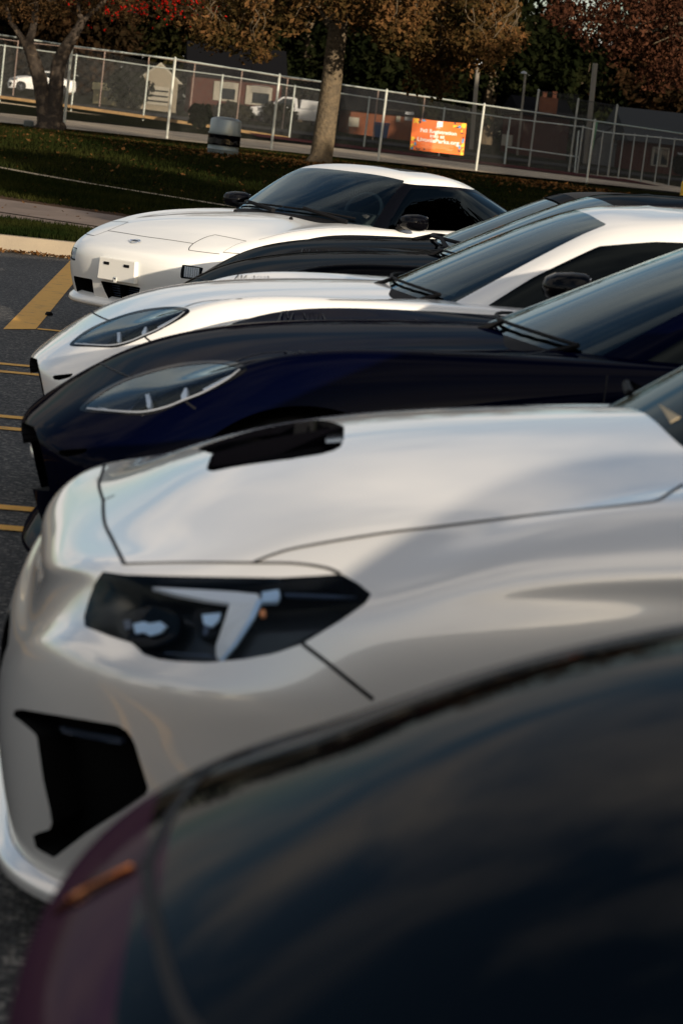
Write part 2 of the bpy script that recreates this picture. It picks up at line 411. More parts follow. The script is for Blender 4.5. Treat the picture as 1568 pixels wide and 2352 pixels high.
def arch(xw, zw, r):
    return field(lambda P: np.hypot(P[:, 0] - xw, P[:, 2] - zw) - r, lambda P, N: P[:, 1] < -.62)
def uvpoly(poly, smooth=False):
    pl = crom(poly, 6, True) if smooth else np.array(poly, float)
    return lambda P, N, uv: poly_sdf(uv, pl)
def wheel(parent, x, y, r=.33, w=.22):
    s = -1 if y < 0 else 1
    t = MB().lathe([(r - .10, -w / 2), (r - .02, -w / 2), (r, -w / 2 + .03), (r, w / 2 - .03), (r - .02, w / 2), (r - .10, w / 2)], (x, y, r), 36, 'y').build('wheel', MT['tyre'], parent, True)
    m = MB().lathe([(r - .10, -w * .42), (r - .12, -w * .3), (r - .12, w * .3), (r - .10, w * .42)], (x, y, r), 36, 'y')
    for k in range(5):
        a = 2 * pi * k / 5; ca, sa = cos(a), sin(a)
        m.tube([(x, y + s * .07, r), (x + ca * (r - .11), y + s * .08, r + sa * (r - .11))], [.035, .025], 6)
    m.lathe([(.001, s * .085), (.06, s * .08), (.07, s * .03)], (x, y, r), 16, 'y')
    m.build('rim', MT['rim'], t, True)
    return t
def underbody(parent, sh, m='void'):
    us, vs = np.linspace(0, sh.nu - 1, 60), np.linspace(0, sh.nv - 3.5, 16)
    V, U = np.meshgrid(vs, us, indexing='ij'); P, N = sh.evn(U.ravel(), V.ravel()); P = P - N * .16
    P[:, 1] = np.minimum(P[:, 1], 0); nv, nu = V.shape; idx = np.arange(nv * nu).reshape(nv, nu)
    F = np.stack([idx[:-1, :-1].ravel(), idx[:-1, 1:].ravel(), idx[1:, 1:].ravel(), idx[1:, :-1].ravel()], 1).tolist()
    F.append(idx[0, :].tolist()[::-1]); F.append(idx[-1, :].tolist())
    k = len(P); F = F + [[i + k for i in f[::-1]] for f in F]
    return mobj('underbody', np.vstack([P, P * MIR]), F, MT[m], parent)
def glasshouse(parent, D, glass, pillar, roof, ws, side, rear, extra=None, side_m=None, res=1):
    g = Shell(D); g.grid(np.linspace(0, g.nu - 1, 130 // res), np.linspace(0, g.nv - 1, 60 // res))
    g.region('windscreen', uvpoly(ws)); g.region('side_window', uvpoly(side)); g.region('rear_window', uvpoly(rear))
    for nm, fn in (extra or []): g.region(nm, fn)
    g.region('roof', lambda P, N, uv: 2.72 - uv[:, 1])
    f = g.faces('pillar')
    mm = {'windscreen': glass, 'side_window': side_m or glass, 'rear_window': side_m or glass, 'roof': roof, 'pillar': pillar}
    outp = {}
    for nm, fs in f.items():
        if nm in ('side_window',):
            outp[nm] = [skin(nm, g, fs, MT[mm[nm]], parent, s) for s in ('near', 'far')]
        elif nm in mm: outp[nm] = skin(nm, g, fs, MT[mm[nm]], parent)
        else: outp[nm] = skin(nm, g, fs, MT['black_gloss'], parent)
    return g, outp
def mirror_pair(parent, x, y, z, m, L=.20, foot='black'):
    o = []
    for s in (-1, 1):
        mb = MB(); n = 14
        rings = []
        for i, (t, sc) in enumerate([(-.085, .12), (-.075, .55), (-.04, .85), (.02, 1), (.06, 1), (.075, .93)]):
            rings.append([(x + t, s * (y + .02 + .105 * sc * math.copysign(abs(cos(2 * pi * k / n)) ** .7, cos(2 * pi * k / n))), z + .062 * sc * math.copysign(abs(sin(2 * pi * k / n)) ** .7, sin(2 * pi * k / n))) for k in range(n)])
        V = [p for r in rings for p in r]; F = [(i * n + k, i * n + (k + 1) % n, (i + 1) * n + (k + 1) % n, (i + 1) * n + k) for i in range(5) for k in range(n)]
        F += [tuple(range(n)), tuple(range(5 * n + n - 1, 5 * n - 1, -1))]
        mb.add(V, F); w = mb.build('wing_mirror', MT[m], parent, True)
        MB().tube([(x + .0, s * (y - .10), z - .05), (x - .01, s * (y - .03), z - .03)], [.03, .022], 8).build('mirror_foot', MT[foot], w, True)
        MB().box((x + .078, s * (y + .02), z), (.006, .17, .095)).build('mirror_glass', MT['chrome'], w, bevel=.002)
        o.append(w)
    return o
def hood_poly(sh, Q, valid, front, side, xc):
    """xy outline of half a hood from its gap curves read off the photo"""
    pts = []
    for c in (front, side):
        st = sh.locate(Q, crom(c, 8), valid); P, _ = sh.evn(st[:, 0], st[:, 1]); pts += P[:, :2].tolist()
    return np.array([(pts[0][0], .3)] + pts + [(xc, pts[-1][1]), (xc + .15, .3)])
def finish(sh, parent, paint, labels, mats=None):
    f = sh.faces('rear_body'); res = {}
    for nm, fs in f.items():
        if nm in ('arch', 'void'): continue
        m = (mats or {}).get(nm, paint); m = MT[m] if isinstance(m, str) else m
        if nm in ('fender', 'door'): res[nm] = [skin(nm, sh, fs, m, parent, s) for s in ('near', 'far')]
        elif nm in labels: continue
        else: res[nm] = skin(nm, sh, fs, m, parent)
    return f, res

def rows(tab, spine):
    """tab: stations, each a list of (x, y, z) from sill to hood; spine: (x, z) ends of the ribs"""
    return [list(r) + [(sx, 0, sz)] for r, (sx, sz) in zip(tab, spine)]

# ---- silver-white sedan with the bonnet scoop (second car of the row)
def _mid(p, q, t): return tuple(a + (b - a) * t for a, b in zip(p, q))
def _split(r):
    """station without a nose ledge: four rows between mid side and crest"""
    return r[:3] + [_mid(r[2], r[3], .40), _mid(r[2], r[3], .80), _mid(r[3], r[4], .30), _mid(r[3], r[4], .65)] + r[4:]
W_TAB = rows([
 [(.12,0,.17),(.088,0,.31),(.080,0,.44),(.104,0,.525),(.132,0,.560),(.150,0,.640),(.146,0,.680),(.185,0,.735),(.34,0,.81),(.76,0,.99)],
 [(.125,.35,.17),(.096,.36,.32),(.088,.37,.45),(.113,.37,.545),(.140,.36,.580),(.160,.36,.655),(.152,.36,.692),(.198,.36,.740),(.35,.33,.80),(.81,.27,.985)],
 [(.19,.62,.17),(.165,.63,.33),(.158,.64,.50),(.170,.64,.618),(.205,.62,.648),(.235,.605,.715),(.245,.60,.748),(.30,.60,.775),(.46,.56,.815),(.95,.45,.977)],
 [(.42,.80,.17),(.33,.81,.33),(.30,.81,.50),(.305,.815,.600),(.335,.80,.640),(.365,.79,.705),(.39,.785,.735),(.47,.755,.770),(.63,.69,.84),(1.1,.55,.975)],
 [(.56,.86,.20),(.54,.875,.34),(.55,.88,.50),(.56,.885,.58),(.585,.878,.64),(.63,.87,.70),(.66,.86,.745),(.735,.83,.795),(.86,.74,.875),(1.25,.60,.98)],
 _split([(.93,.87,.20),(.93,.89,.36),(.93,.897,.53),(.94,.895,.70),(.98,.85,.865),(1.06,.76,.925),(1.4,.6,1.0)]),
 _split([(1.5,.85,.20),(1.5,.875,.36),(1.5,.885,.55),(1.5,.885,.75),(1.5,.86,.90),(1.52,.79,.965),(1.65,.6,1.02)]),
 _split([(2.2,.85,.20),(2.2,.875,.36),(2.2,.885,.55),(2.2,.885,.76),(2.2,.865,.93),(2.2,.80,.98),(2.25,.5,1.03)]),
 _split([(3.0,.85,.20),(3.0,.875,.36),(3.0,.885,.55),(3.0,.885,.78),(3.0,.865,.96),(3.0,.80,1.0),(2.95,.5,1.04)]),
 _split([(3.65,.87,.20),(3.65,.89,.36),(3.65,.897,.55),(3.65,.89,.80),(3.65,.85,.97),(3.6,.78,1.01),(3.5,.5,1.04)]),
 _split([(4.25,.82,.24),(4.27,.85,.38),(4.27,.86,.56),(4.25,.85,.80),(4.2,.80,.98),(4.1,.72,1.02),(3.8,.45,1.05)]),
 _split([(4.48,.62,.26),(4.52,.66,.38),(4.52,.67,.56),(4.5,.66,.80),(4.46,.62,.99),(4.35,.55,1.03),(4.0,.35,1.06)]),
 _split([(4.54,0,.26),(4.58,0,.38),(4.59,0,.56),(4.57,0,.80),(4.53,0,1.0),(4.4,0,1.04),(4.1,0,1.07)])],
 [(1.75,1.08),(1.8,1.08),(1.9,1.08),(2.0,1.08),(2.1,1.08),(2.2,1.08),(2.3,1.08),(2.45,1.08),(2.9,1.08),(3.2,1.08),(3.4,1.09),(3.5,1.09),(3.55,1.09)])
W_GH = [[(1.28,0,1.0),(1.55,0,1.17),(1.85,0,1.34),(2.1,0,1.44),(2.35,0,1.475),(2.45,0,1.48)],
 [(1.34,.4,.99),(1.60,.38,1.17),(1.90,.36,1.335),(2.15,.35,1.435),(2.38,.25,1.47),(2.47,0,1.48)],
 [(1.55,.69,.96),(1.80,.63,1.16),(2.05,.57,1.32),(2.25,.5,1.42),(2.45,.35,1.465),(2.52,0,1.48)],
 [(2.0,.77,.95),(2.1,.70,1.16),(2.25,.63,1.32),(2.4,.56,1.41),(2.55,.38,1.465),(2.6,0,1.48)],
 [(2.8,.78,.97),(2.8,.71,1.18),(2.8,.645,1.34),(2.8,.58,1.42),(2.8,.4,1.47),(2.75,0,1.48)],
 [(3.4,.73,.98),(3.35,.67,1.18),(3.25,.6,1.33),(3.1,.55,1.41),(2.95,.38,1.46),(2.85,0,1.48)],
 [(3.75,.6,1.0),(3.6,.55,1.2),(3.42,.5,1.34),(3.25,.45,1.41),(3.05,.3,1.46),(2.92,0,1.48)],
 [(3.95,0,1.02),(3.8,0,1.22),(3.6,0,1.36),(3.35,0,1.43),(3.1,0,1.47),(2.95,0,1.48)]]
W_LOC, W_RZ = (-.192, 4.9, -.043), radians(1.4)

def build_wrx():
    t = thing('parked_car', 'silver white saloon with a black bonnet scoop opening and a bright bracket lamp', 'car', W_LOC, W_RZ, 'cars parked side by side in the lot')
    Q, valid = pxmap(W_LOC, W_RZ); sh = Shell(W_TAB); sh.grid(US, VW)
    c1 = uc(0, 1450, 1.12); c3 = uc(0, 2500, 1.2544); z1 = uc(650, 1400, 1.96)
    LENS = c1([(515,733),(700,738),(900,742),(1150,745),(1300,737),(1400,730),(1470,770),(1522,812),(1500,850),(1400,920),(1240,1017),(1120,1058),(1000,1080),(850,1094),(740,1090),(650,1080),(590,1060),(565,1035),(540,1013),(450,985),(348,945),(345,905),(360,850),(385,775),(420,720)])
    FOG = c3([(60,128),(100,122),(300,155),(540,195),(590,225),(620,280),(650,380),(682,485),(675,510),(560,590),(400,690),(250,805),(190,775),(125,725),(135,700),(240,672),(245,650),(200,450),(170,240),(100,180),(58,150)])
    SCOOP = z1([(222,640),(225,570),(255,510),(330,455),(420,375),(560,335),(720,302),(900,255),(1080,205),(1170,212),(1192,270),(1193,400),(1170,465),(1090,505),(850,545),(600,580),(400,610)])
    sh.region('headlight', pxregion(Q, valid, LENS, False))
    sh.region('fog_recess', pxregion(Q, valid, FOG, False))
    sh.region('scoop_recess', pxregion(Q, valid, SCOOP, True))
    FG = c1([(455,322),(432,380),(424,430),(430,520),(462,590),(512,692)])
    SG = c1([(1035,686),(1120,652),(1240,620)]) + [(878,1226),(1026,1208),(1250,1180),(1400,1164),(1480,1155),(1512,1148),(1540,1130),(1568,1113)]
    hp = hood_poly(sh, Q, valid, FG + c1([(760,688)]), SG, 1.55)
    sh.region('grille', field(lambda P: poly_sdf(YZ(P), [(.4, .30), (-.20, .32), (-.18, .50), (.4, .51)]), lambda P, N: P[:, 0] < .35))
    sh.region('bonnet', field(lambda P: poly_sdf(XY(P), hp), lambda P, N: (N[:, 2] > .1) & (P[:, 2] > .62)))
    sh.region('arch', arch(.93, .31, .335)); sh.region('arch', arch(3.58, .33, .365))
    sh.region('cabin_floor', field(lambda P: poly_sdf(XY(P), [(1.40, .1), (1.44, -.4), (1.64, -.66), (2.0, -.72), (3.4, -.70), (3.7, -.55), (3.85, .1)]), lambda P, N: P[:, 2] > .85))
    sh.region('bumper', field(lambda P: P[:, 0] - (.61 + np.clip(.66 - P[:, 2], 0, 1) * 1.6)))
    sh.region('fender', field(lambda P: P[:, 0] - 1.46)); sh.region('door', field(lambda P: P[:, 0] - 2.45))
    f, res = finish(sh, t, 'paint_silver', ('headlight', 'fog_recess', 'scoop_recess', 'grille'), {'cabin_floor': 'cabin'})
    underbody(t, sh)
    bucket('grille', sh, f['grille'], MT['void'], t, 'both', .07)
    fr = bucket('fog_recess', sh, f['fog_recess'], MT['void'], t, 'both', .07, .05)
    sc = bucket('scoop_recess', sh, f['scoop_recess'], MT['black_gloss'], t, 'both', .035, .03, (0, 0, -1))
    Pb = c3
    patch_solid('fog_bezel_bar', sh, Q, valid, c3([(212,218),(330,238),(495,268),(497,298),(350,272),(230,244)]), MT['housing_grey'], fr, -.03, .012, False)
    # headlight: clear cover, dark bucket, bright bracket, projector
    for s in ('near', 'far'):
        h = skin('headlight', sh, f['headlight'], MT['lens'], t, s, -.001)
        b = bucket('lamp_housing', sh, f['headlight'], MT['housing'], h, s, .075, .12)
        both = False
        def ps(nm, poly, m, off, th, curve=False):
            o = patch_solid(nm, sh, Q, valid, poly, MT[m], h, off, th, False, curve)
            if s == 'far':
                o.data.transform(Matrix.Diagonal((1, -1, 1, 1))); o.data.flip_normals()
            return o
        cc = uc(300, 2000, 1.4255)
        ps('lamp_bracket', cc([(360,172),(600,184),(800,196),(915,208),(922,246),(790,255),(640,236),(480,205)]), 'led', -.018, .008)
        ps('lamp_bracket', cc([(935,203),(1022,190),(1030,222),(1015,250),(932,252)]), 'blue_gleam', -.016, .008)
        ps('lamp_bracket', cc([(765,270),(905,262),(868,350),(790,480),(712,575),(690,560),(688,500),(722,400)]), 'reflector', -.020, .012)
        ps('blue_fringe', cc([(908,262),(938,256),(890,360),(800,500),(724,584),(712,578),(790,482),(868,352)]), 'blue_gleam', -.016, .008)  # blue fringe of light along the bracket, built as a thin strip
        ps('projector', cc([(120,330),(200,280),(320,270),(420,310),(440,380),(400,450),(280,480),(170,450),(120,400)]), 'black_gloss', -.040, .02, True)
        ps('projector_glint', cc([(210,375),(262,362),(300,372),(352,362),(384,385),(352,420),(300,436),(262,418),(222,426)]), 'blue_gleam', -.034, .005)
        ps('projector_glint', cc([(150,350),(185,345),(195,390),(160,400)]), 'housing_grey', -.034, .005)
        ps('projector', cc([(560,290),(640,270),(710,290),(715,350),(660,420),(590,420),(555,350)]), 'black_gloss', -.040, .02, True)
        ps('projector_glint', cc([(602,318),(700,308),(690,348),(655,382),(612,368)]), 'blue_gleam', -.034, .005)
        ps('projector_glint', cc([(608,395),(640,400),(620,450),(600,445)]), 'housing_grey', -.034, .005)
        ps('reflex', cc([(925,315),(950,310),(955,340),(930,345)]), 'amber', -.012, .006, True)
        ps('lamp_trim', cc([(1050,212),(1300,222),(1430,232),(1300,236),(1060,226)]), 'housing_grey', -.015, .005)
        ps('lamp_trim', cc([(420,543),(640,552),(690,572),(640,568),(420,550)]), 'housing_grey', -.015, .005)
    patch_solid('duct_panel', sh, Q, valid, z1([(1055,255),(1172,243),(1176,385),(1060,392)]), MT['duct'], sc, -.012, .004, False)
    gaps(sh, [FG, SG, c1([(512,690),(640,686),(800,684),(1035,686),(1200,688),(1330,705),(1395,730)]), c1([(1240,1016),(1330,1085),(1430,1165),(1530,1245)])], Q, valid, .0072, t)
    gaps(sh, [[(1.46, .25), (1.46, .6), (1.47, .88)], [(2.45, .25), (2.45, .6), (2.45, .92)]], XZ, near, .005, t)
    # front lip
    us = np.linspace(0, 3.9, 40); P, N = sh.evn(us, np.full(40, .12)); N[:, 2] = 0; N /= np.linalg.norm(N, axis=1, keepdims=True)
    prof = [(.0, .020), (.026, .010), (.032, -.002), (.025, -.02), (-.03, -.02)]
    V = []; F = []
    for i in range(40):
        for a, b in prof: V.append(P[i] + N[i] * a + np.array([0, 0, b - .03]))
    k = len(prof)
    for i in range(39):
        for j in range(k - 1): F.append((i * k + j, (i + 1) * k + j, (i + 1) * k + j + 1, i * k + j + 1))
    n = len(V); V = np.vstack([V, np.array(V) * MIR]); F = F + [tuple(q + n for q in f_[::-1]) for f_ in F]
    o = mobj('front_lip', V, F, MT['paint_silver'], t, smooth=True); o.data.set_sharp_from_angle(angle=radians(50))
    g_, _p = glasshouse(t, W_GH, 'glass_black', 'paint_silver', 'paint_silver', [(-1,.1),(1.9,.1),(1.9,2.85),(-1,2.85)], [(2.5,.35),(5.0,.35),(5.0,2.3),(2.6,2.3)], [(6.2,.3),(8,.3),(8,2.7),(6.2,2.7)], side_m='glass_dark')
    for s in (-1, 1):
        MB().tube([(1.42, .05 * s + .3, 1.055), (1.46, .35 * s + .2, 1.06), (1.5, .5 * s, 1.05)], [.012, .01, .008], 6).build('wiper', MT['black'], t, True)
    patch_solid('inspection_sticker', g_, Q, valid, [(1511.5, 928.8), (1561.5, 958.8), (1539, 971.3)], mat('sticker_paper', (.40, .32, .20), .7), _p['windscreen'], .002, .002, False)
    mirror_pair(t, 1.95, .93, 1.05, 'black_gloss')
    for x in (.93, 3.58):
        for y in (-.78, .78): wheel(t, x, y, .31)
    return t
# ---- the two low coupes (pearl white, deep blue) and the black one behind them
S_TAB = rows([
 [(.21,0,.14),(.15,0,.28),(.11,0,.42),(.085,0,.495),(.13,0,.55),(.31,0,.69),(.80,0,.88)],
 [(.22,.29,.14),(.155,.30,.28),(.12,.31,.42),(.10,.31,.50),(.15,.30,.555),(.34,.29,.685),(.85,.25,.875)],
 [(.28,.58,.14),(.20,.60,.28),(.18,.61,.42),(.18,.62,.51),(.24,.59,.58),(.42,.54,.70),(.95,.42,.87)],
 [(.42,.80,.14),(.36,.82,.28),(.34,.83,.42),(.36,.82,.53),(.45,.77,.655),(.58,.69,.745),(1.05,.5,.865)],
 [(.56,.87,.15),(.55,.89,.30),(.56,.90,.45),(.60,.895,.60),(.68,.84,.765),(.77,.75,.815),(1.15,.56,.865)],
 [(.92,.90,.17),(.92,.92,.32),(.92,.925,.50),(.92,.92,.68),(.95,.86,.845),(1.0,.76,.878),(1.3,.58,.875)],
 [(1.45,.84,.17),(1.45,.87,.32),(1.45,.885,.50),(1.45,.895,.73),(1.45,.86,.875),(1.48,.78,.905),(1.6,.58,.915)],
 [(2.1,.83,.17),(2.1,.85,.32),(2.1,.86,.50),(2.1,.88,.75),(2.1,.86,.90),(2.1,.80,.93),(2.15,.5,.94)],
 [(2.75,.83,.17),(2.75,.86,.32),(2.75,.87,.50),(2.75,.90,.76),(2.75,.88,.93),(2.75,.80,.965),(2.7,.5,.97)],
 [(3.4,.88,.17),(3.4,.92,.32),(3.4,.93,.50),(3.4,.93,.78),(3.4,.88,.94),(3.35,.78,.98),(3.2,.45,.98)],
 [(3.95,.84,.20),(3.97,.88,.34),(3.97,.88,.50),(3.95,.86,.76),(3.9,.80,.93),(3.8,.70,.98),(3.5,.4,.99)],
 [(4.25,.60,.22),(4.28,.62,.34),(4.28,.63,.50),(4.27,.62,.76),(4.25,.60,.95),(4.1,.52,1.0),(3.7,.3,1.0)],
 [(4.34,0,.22),(4.38,0,.34),(4.38,0,.50),(4.37,0,.76),(4.38,0,.97),(4.2,0,1.02),(3.8,0,1.02)]],
 [(1.9,.95),(1.95,.95),(2.0,.95),(2.05,.95),(2.1,.95),(2.15,.95),(2.2,.95),(2.3,.95),(2.6,.97),(2.9,.97),(3.1,.98),(3.25,.99),(3.35,.99)])
S_GH = [[(1.42,0,.90),(1.66,0,1.03),(1.95,0,1.185),(2.2,0,1.295),(2.38,0,1.325),(2.48,0,1.338)],
 [(1.47,.35,.90),(1.71,.33,1.03),(1.99,.31,1.18),(2.23,.28,1.29),(2.40,.22,1.32),(2.50,0,1.338)],
 [(1.66,.71,.88),(1.86,.645,1.01),(2.08,.575,1.155),(2.27,.49,1.262),(2.45,.36,1.31),(2.52,0,1.34)],
 [(1.95,.79,.88),(2.08,.72,1.02),(2.24,.645,1.155),(2.4,.555,1.262),(2.53,.40,1.317),(2.58,0,1.342)],
 [(2.6,.80,.92),(2.6,.735,1.05),(2.62,.665,1.18),(2.66,.57,1.285),(2.69,.42,1.33),(2.7,0,1.345)],
 [(3.1,.74,.94),(3.05,.68,1.06),(2.98,.6,1.18),(2.9,.52,1.27),(2.83,.38,1.32),(2.78,0,1.34)],
 [(3.45,.55,.95),(3.35,.5,1.07),(3.2,.43,1.18),(3.05,.38,1.275),(2.93,.27,1.32),(2.84,0,1.335)],
 [(3.7,0,.97),(3.55,0,1.08),(3.35,0,1.2),(3.15,0,1.29),(3.0,0,1.325),(2.88,0,1.335)]]
S_LOC, S_RZ = (-.272, 9.808, .0275), -.086
B_LOC, B_RZ, B_SC = (-.2555, 7.8152, .019), -.0509, (1.0655, 1, 1.015)
K_LOC, K_RZ, K_SC = (.23, 12.5, .02), -.03, (1.05, 1, 1.018)

def build_coupe():
    """the white one; the others are copies with their own paint"""
    t = thing('parked_car', 'pearl white low coupe with a black edged headlight beyond the deep blue coupe', 'car', S_LOC, S_RZ, 'cars parked side by side in the lot')
    Q, valid = pxmap(S_LOC, S_RZ); sh = Shell(S_TAB); sh.grid(US, VS)
    k = uc(80, 1080, 1.7422)
    OUT = k([(308,316),(330,290),(400,235),(500,182),(600,143),(700,112),(800,90),(900,78),(980,76),(1045,84),(1072,102),(1060,122),(1000,162),(870,232),(780,272),(700,306),(640,326),(580,337),(450,332),(330,328)])
    LENS = k([(332,312),(420,240),(510,190),(610,152),(710,122),(810,102),(900,91),(970,91),(1030,104),(990,142),(870,212),(780,252),(700,286),(640,306),(580,318),(450,316)])
    VENT = k([(193,516),(240,510),(330,500),(320,520),(290,532),(240,544),(208,540)])
    sh.region('headlight', pxregion(Q, valid, LENS, True, 4)); sh.region('lamp_trim', pxregion(Q, valid, OUT, True, 4))
    sh.region('side_vent', pxregion(Q, valid, VENT, False))
    FG = k([(440,92),(452,112),(490,134),(545,158),(570,156)])
    c3 = uc(600, 800, 1.30667)
    SG = c3([(100,425),(160,404),(240,392),(400,385),(600,386),(800,390),(1060,394),(1150,390),(1225,382)])
    hp = hood_poly(sh, Q, valid, FG + k([(800,88)]), SG, 1.70)
    gpx = pxregion(Q, valid, k([(15, 397), (62, 398), (98, 408), (120, 500), (142, 610), (160, 720), (15, 720)]), False)
    gyz = field(lambda P: poly_sdf(YZ(P), [(.5, .17), (-.50, .17), (-.50, .30), (-.40, .455), (.5, .455)]), lambda P, N: P[:, 0] < .42)
    sh.region('grille', lambda P, N, uv: np.minimum(gpx(P, N, uv), gyz(P, N, uv) * 300))
    sh.region('bonnet', field(lambda P: poly_sdf(XY(P), hp), lambda P, N: (N[:, 2] > .1) & (P[:, 2] > .58)))
    sh.region('arch', arch(.92, .34, .375)); sh.region('arch', arch(3.39, .34, .385))
    sh.region('cabin_floor', field(lambda P: poly_sdf(XY(P), [(1.50, .1), (1.56, -.4), (1.74, -.66), (2.0, -.74), (3.0, -.70), (3.35, -.5), (3.55, .1)]), lambda P, N: P[:, 2] > .8))
    sh.region('bumper', field(lambda P: P[:, 0] - .64)); sh.region('fender', field(lambda P: P[:, 0] - 1.70)); sh.region('door', field(lambda P: P[:, 0] - 2.85))
    f, res = finish(sh, t, 'paint_white', ('headlight', 'lamp_trim', 'side_vent', 'grille'), {'cabin_floor': 'cabin'})
    underbody(t, sh)
    bucket('grille', sh, f['grille'], MT['void'], t, 'both', .08)
    for s in ('near', 'far'): bucket('side_vent', sh, f['side_vent'], MT['void'], t, s, .03)
    for s in ('near', 'far'):
        h = skin('headlight', sh, f['headlight'], MT['lens_grey'], t, s)
        skin('lamp_trim', sh, f['lamp_trim'], MT['black_gloss'], h, s, .001)
        bucket('lamp_housing', sh, f['headlight'], MT['housing_grey'], h, s, .07, .12)
        for poly, m, off in (([(593,212),(612,208),(614,250),(606,274),(594,270)], 'led', -.02), ([(752,215),(772,180),(783,178),(780,214),(768,240),(753,242)], 'led', -.018),
                             ([(640,200),(740,150),(840,130),(835,160),(760,200),(650,240)], 'housing', -.035), ([(560,180),(640,150),(625,200),(560,240),(500,270)], 'housing', -.045),
                             ([(860,195),(960,140),(1020,112),(985,140),(870,208)], 'led', -.008), ([(380,292),(450,304),(580,306),(680,284),(740,258),(690,292),(580,313),(440,311)], 'led', -.010)):
            o = patch_solid('lamp_unit', sh, Q, valid, k(poly), MT[m], h, off, .012, False)
            if s == 'far': o.data.transform(Matrix.Diagonal((1, -1, 1, 1))); o.data.flip_normals()
    gaps(sh, [([(x / 1, y) for x, y in k([(340,313),(450,320),(580,322),(690,297),(775,261),(868,221),(975,160),(1040,110)])], .007)], Q, valid, .007, t, MT['lamp_rim'], 'lamp_rim', False, .003)
    lr = [o for o in t.children if o.name.startswith('lamp_rim')][0]; l2 = lr.copy(); l2.data = lr.data.copy(); l2.data.transform(Matrix.Diagonal((1, -1, 1, 1))); l2.data.flip_normals(); COL.objects.link(l2); l2.parent = t
    gaps(sh, [FG, SG, k([(780,262),(800,280),(828,302)])], Q, valid, .0065, t)
    gaps(sh, [[(1.70, .28), (1.69, .6), (1.70, .88)], [(2.85, .3), (2.9, .6), (2.87, .93)], [(.70, .60), (.66, .50), (.62, .42)]], XZ, near, .005, t)
    g, parts = glasshouse(t, S_GH, 'glass', 'paint_white', 'paint_white', [(-1,.05),(1.98,.05),(1.98,2.95),(-1,2.95)], [(2.46,.25),(5.0,.3),(5.25,1.2),(5.1,2.0),(4.4,2.42),(3.4,2.42),(2.75,2.2),(2.5,1.2)], [(6.0,.3),(8,.3),(8,2.7),(6.0,2.7)], side_m='glass_dark')
    # black band printed along the edges of the screen: a thin frame just under the glass
    wsb = MB()
    P, N = g.evn(np.full(14, 1.90), np.linspace(.1, 2.92, 14)); V, F = ribbon(P, N, .05, -.004); wsb.add(V, F); wsb.add(V * MIR, [q[::-1] for q in F])
    P, N = g.evn(np.linspace(0, 1.92, 14), np.full(14, 2.78)); V, F = ribbon(P, N, .13, -.004); wsb.add(V, F); wsb.add(V * MIR, [q[::-1] for q in F])
    P, N = g.evn(np.linspace(0, 1.95, 14), np.full(14, .22)); V, F = ribbon(P, N, .10, -.004); wsb.add(V, F); wsb.add(V * MIR, [q[::-1] for q in F])
    mobj('screen_band', wsb.v, wsb.f, MT['black'], parts['windscreen'], smooth=True)
    # cowl panel and wipers between bonnet and screen
    cw = MB()
    us = np.linspace(0, 2.1, 16); P, N = g.evn(us, np.full(16, .18)); A = P + np.array([-.008, 0, -.004]); B = P + np.array([-.10, 0, -.034])
    V = np.empty((32, 3)); V[0::2] = A; V[1::2] = B; F = [(2 * i, 2 * i + 1, 2 * i + 3, 2 * i + 2) for i in range(15)]
    cw.add(V, F); cw.add(V * MIR, [q[::-1] for q in F]); mobj('cowl', cw.v, cw.f, MT['black'], t, smooth=True)
    for y0, y1 in ((.45, -.12), (-.05, -.6)):
        pts = []
        for yy in np.linspace(y0, y1, 6):
            P, N = g.evn(np.array([abs(yy) / .35]), np.array([.30])); q = P[0] + N[0] * .015; pts.append((q[0], yy, q[2]))
        w = MB().tube(pts, .006, 6); w.tube([pts[-1], (pts[-1][0] - .07, pts[-1][1] * .9, pts[-1][2] - .035)], [.008, .012], 6); w.build('wiper', MT['black'], t, True)
    us = np.linspace(0, 3.4, 36); P, N = sh.evn(us, np.full(36, .10)); N[:, 2] = 0; N /= np.linalg.norm(N, axis=1, keepdims=True)
    prof = [(-.02, .05), (.05, .03), (.085, .012), (.088, -.004), (.06, -.016), (-.03, -.016)]; V = []; F = []; kk = len(prof)
    for i in range(36):
        for a, b in prof: V.append(P[i] + N[i] * a * (1 - .5 * (i / 35) ** 3) + np.array([0, 0, b]))
    for i in range(35):
        for j in range(kk - 1): F.append((i * kk + j, (i + 1) * kk + j, (i + 1) * kk + j + 1, i * kk + j + 1))
    n = len(V); V = np.vstack([V, np.array(V) * MIR]); F = F + [tuple(q + n for q in f_[::-1]) for f_ in F]
    mobj('front_lip', V, F, MT['paint_white'], t, smooth=True)
    mirror_pair(t, 2.08, .93, 1.025, 'black_gloss')
    for s in (-1, 1): MB().box((2.3, .33 * s, 1.02), (.14, .42, .34)).build('seat', MT['cabin'], t, bevel=.05)
    for x in (.92, 3.39):
        for y in (-.80, .80): wheel(t, x, y, .335, .25)
    return t
def copy_thing(src, label, loc, rz, swap=None, skip=(), group=None, scale=(1, 1, 1)):
    def cp(o, par):
        c = o.copy(); COL.objects.link(c); c.parent = par
        if swap and o.type == 'MESH':
            mm = o.data.materials[0].name
            if mm in swap:
                c.material_slots[0].link = 'OBJECT'; c.material_slots[0].material = MT[swap[mm]]
        for ch in o.children:
            if ch.name.split('.')[0] not in skip: cp(ch, c)
        return c
    c = src.copy(); COL.objects.link(c); c.location = loc; c.rotation_euler = (0, 0, rz); c['label'] = label; c.scale = scale
    if group: c['group'] = group
    for ch in list(src.children):
        if ch.name.split('.')[0] not in skip: cp(ch, c)
    return c

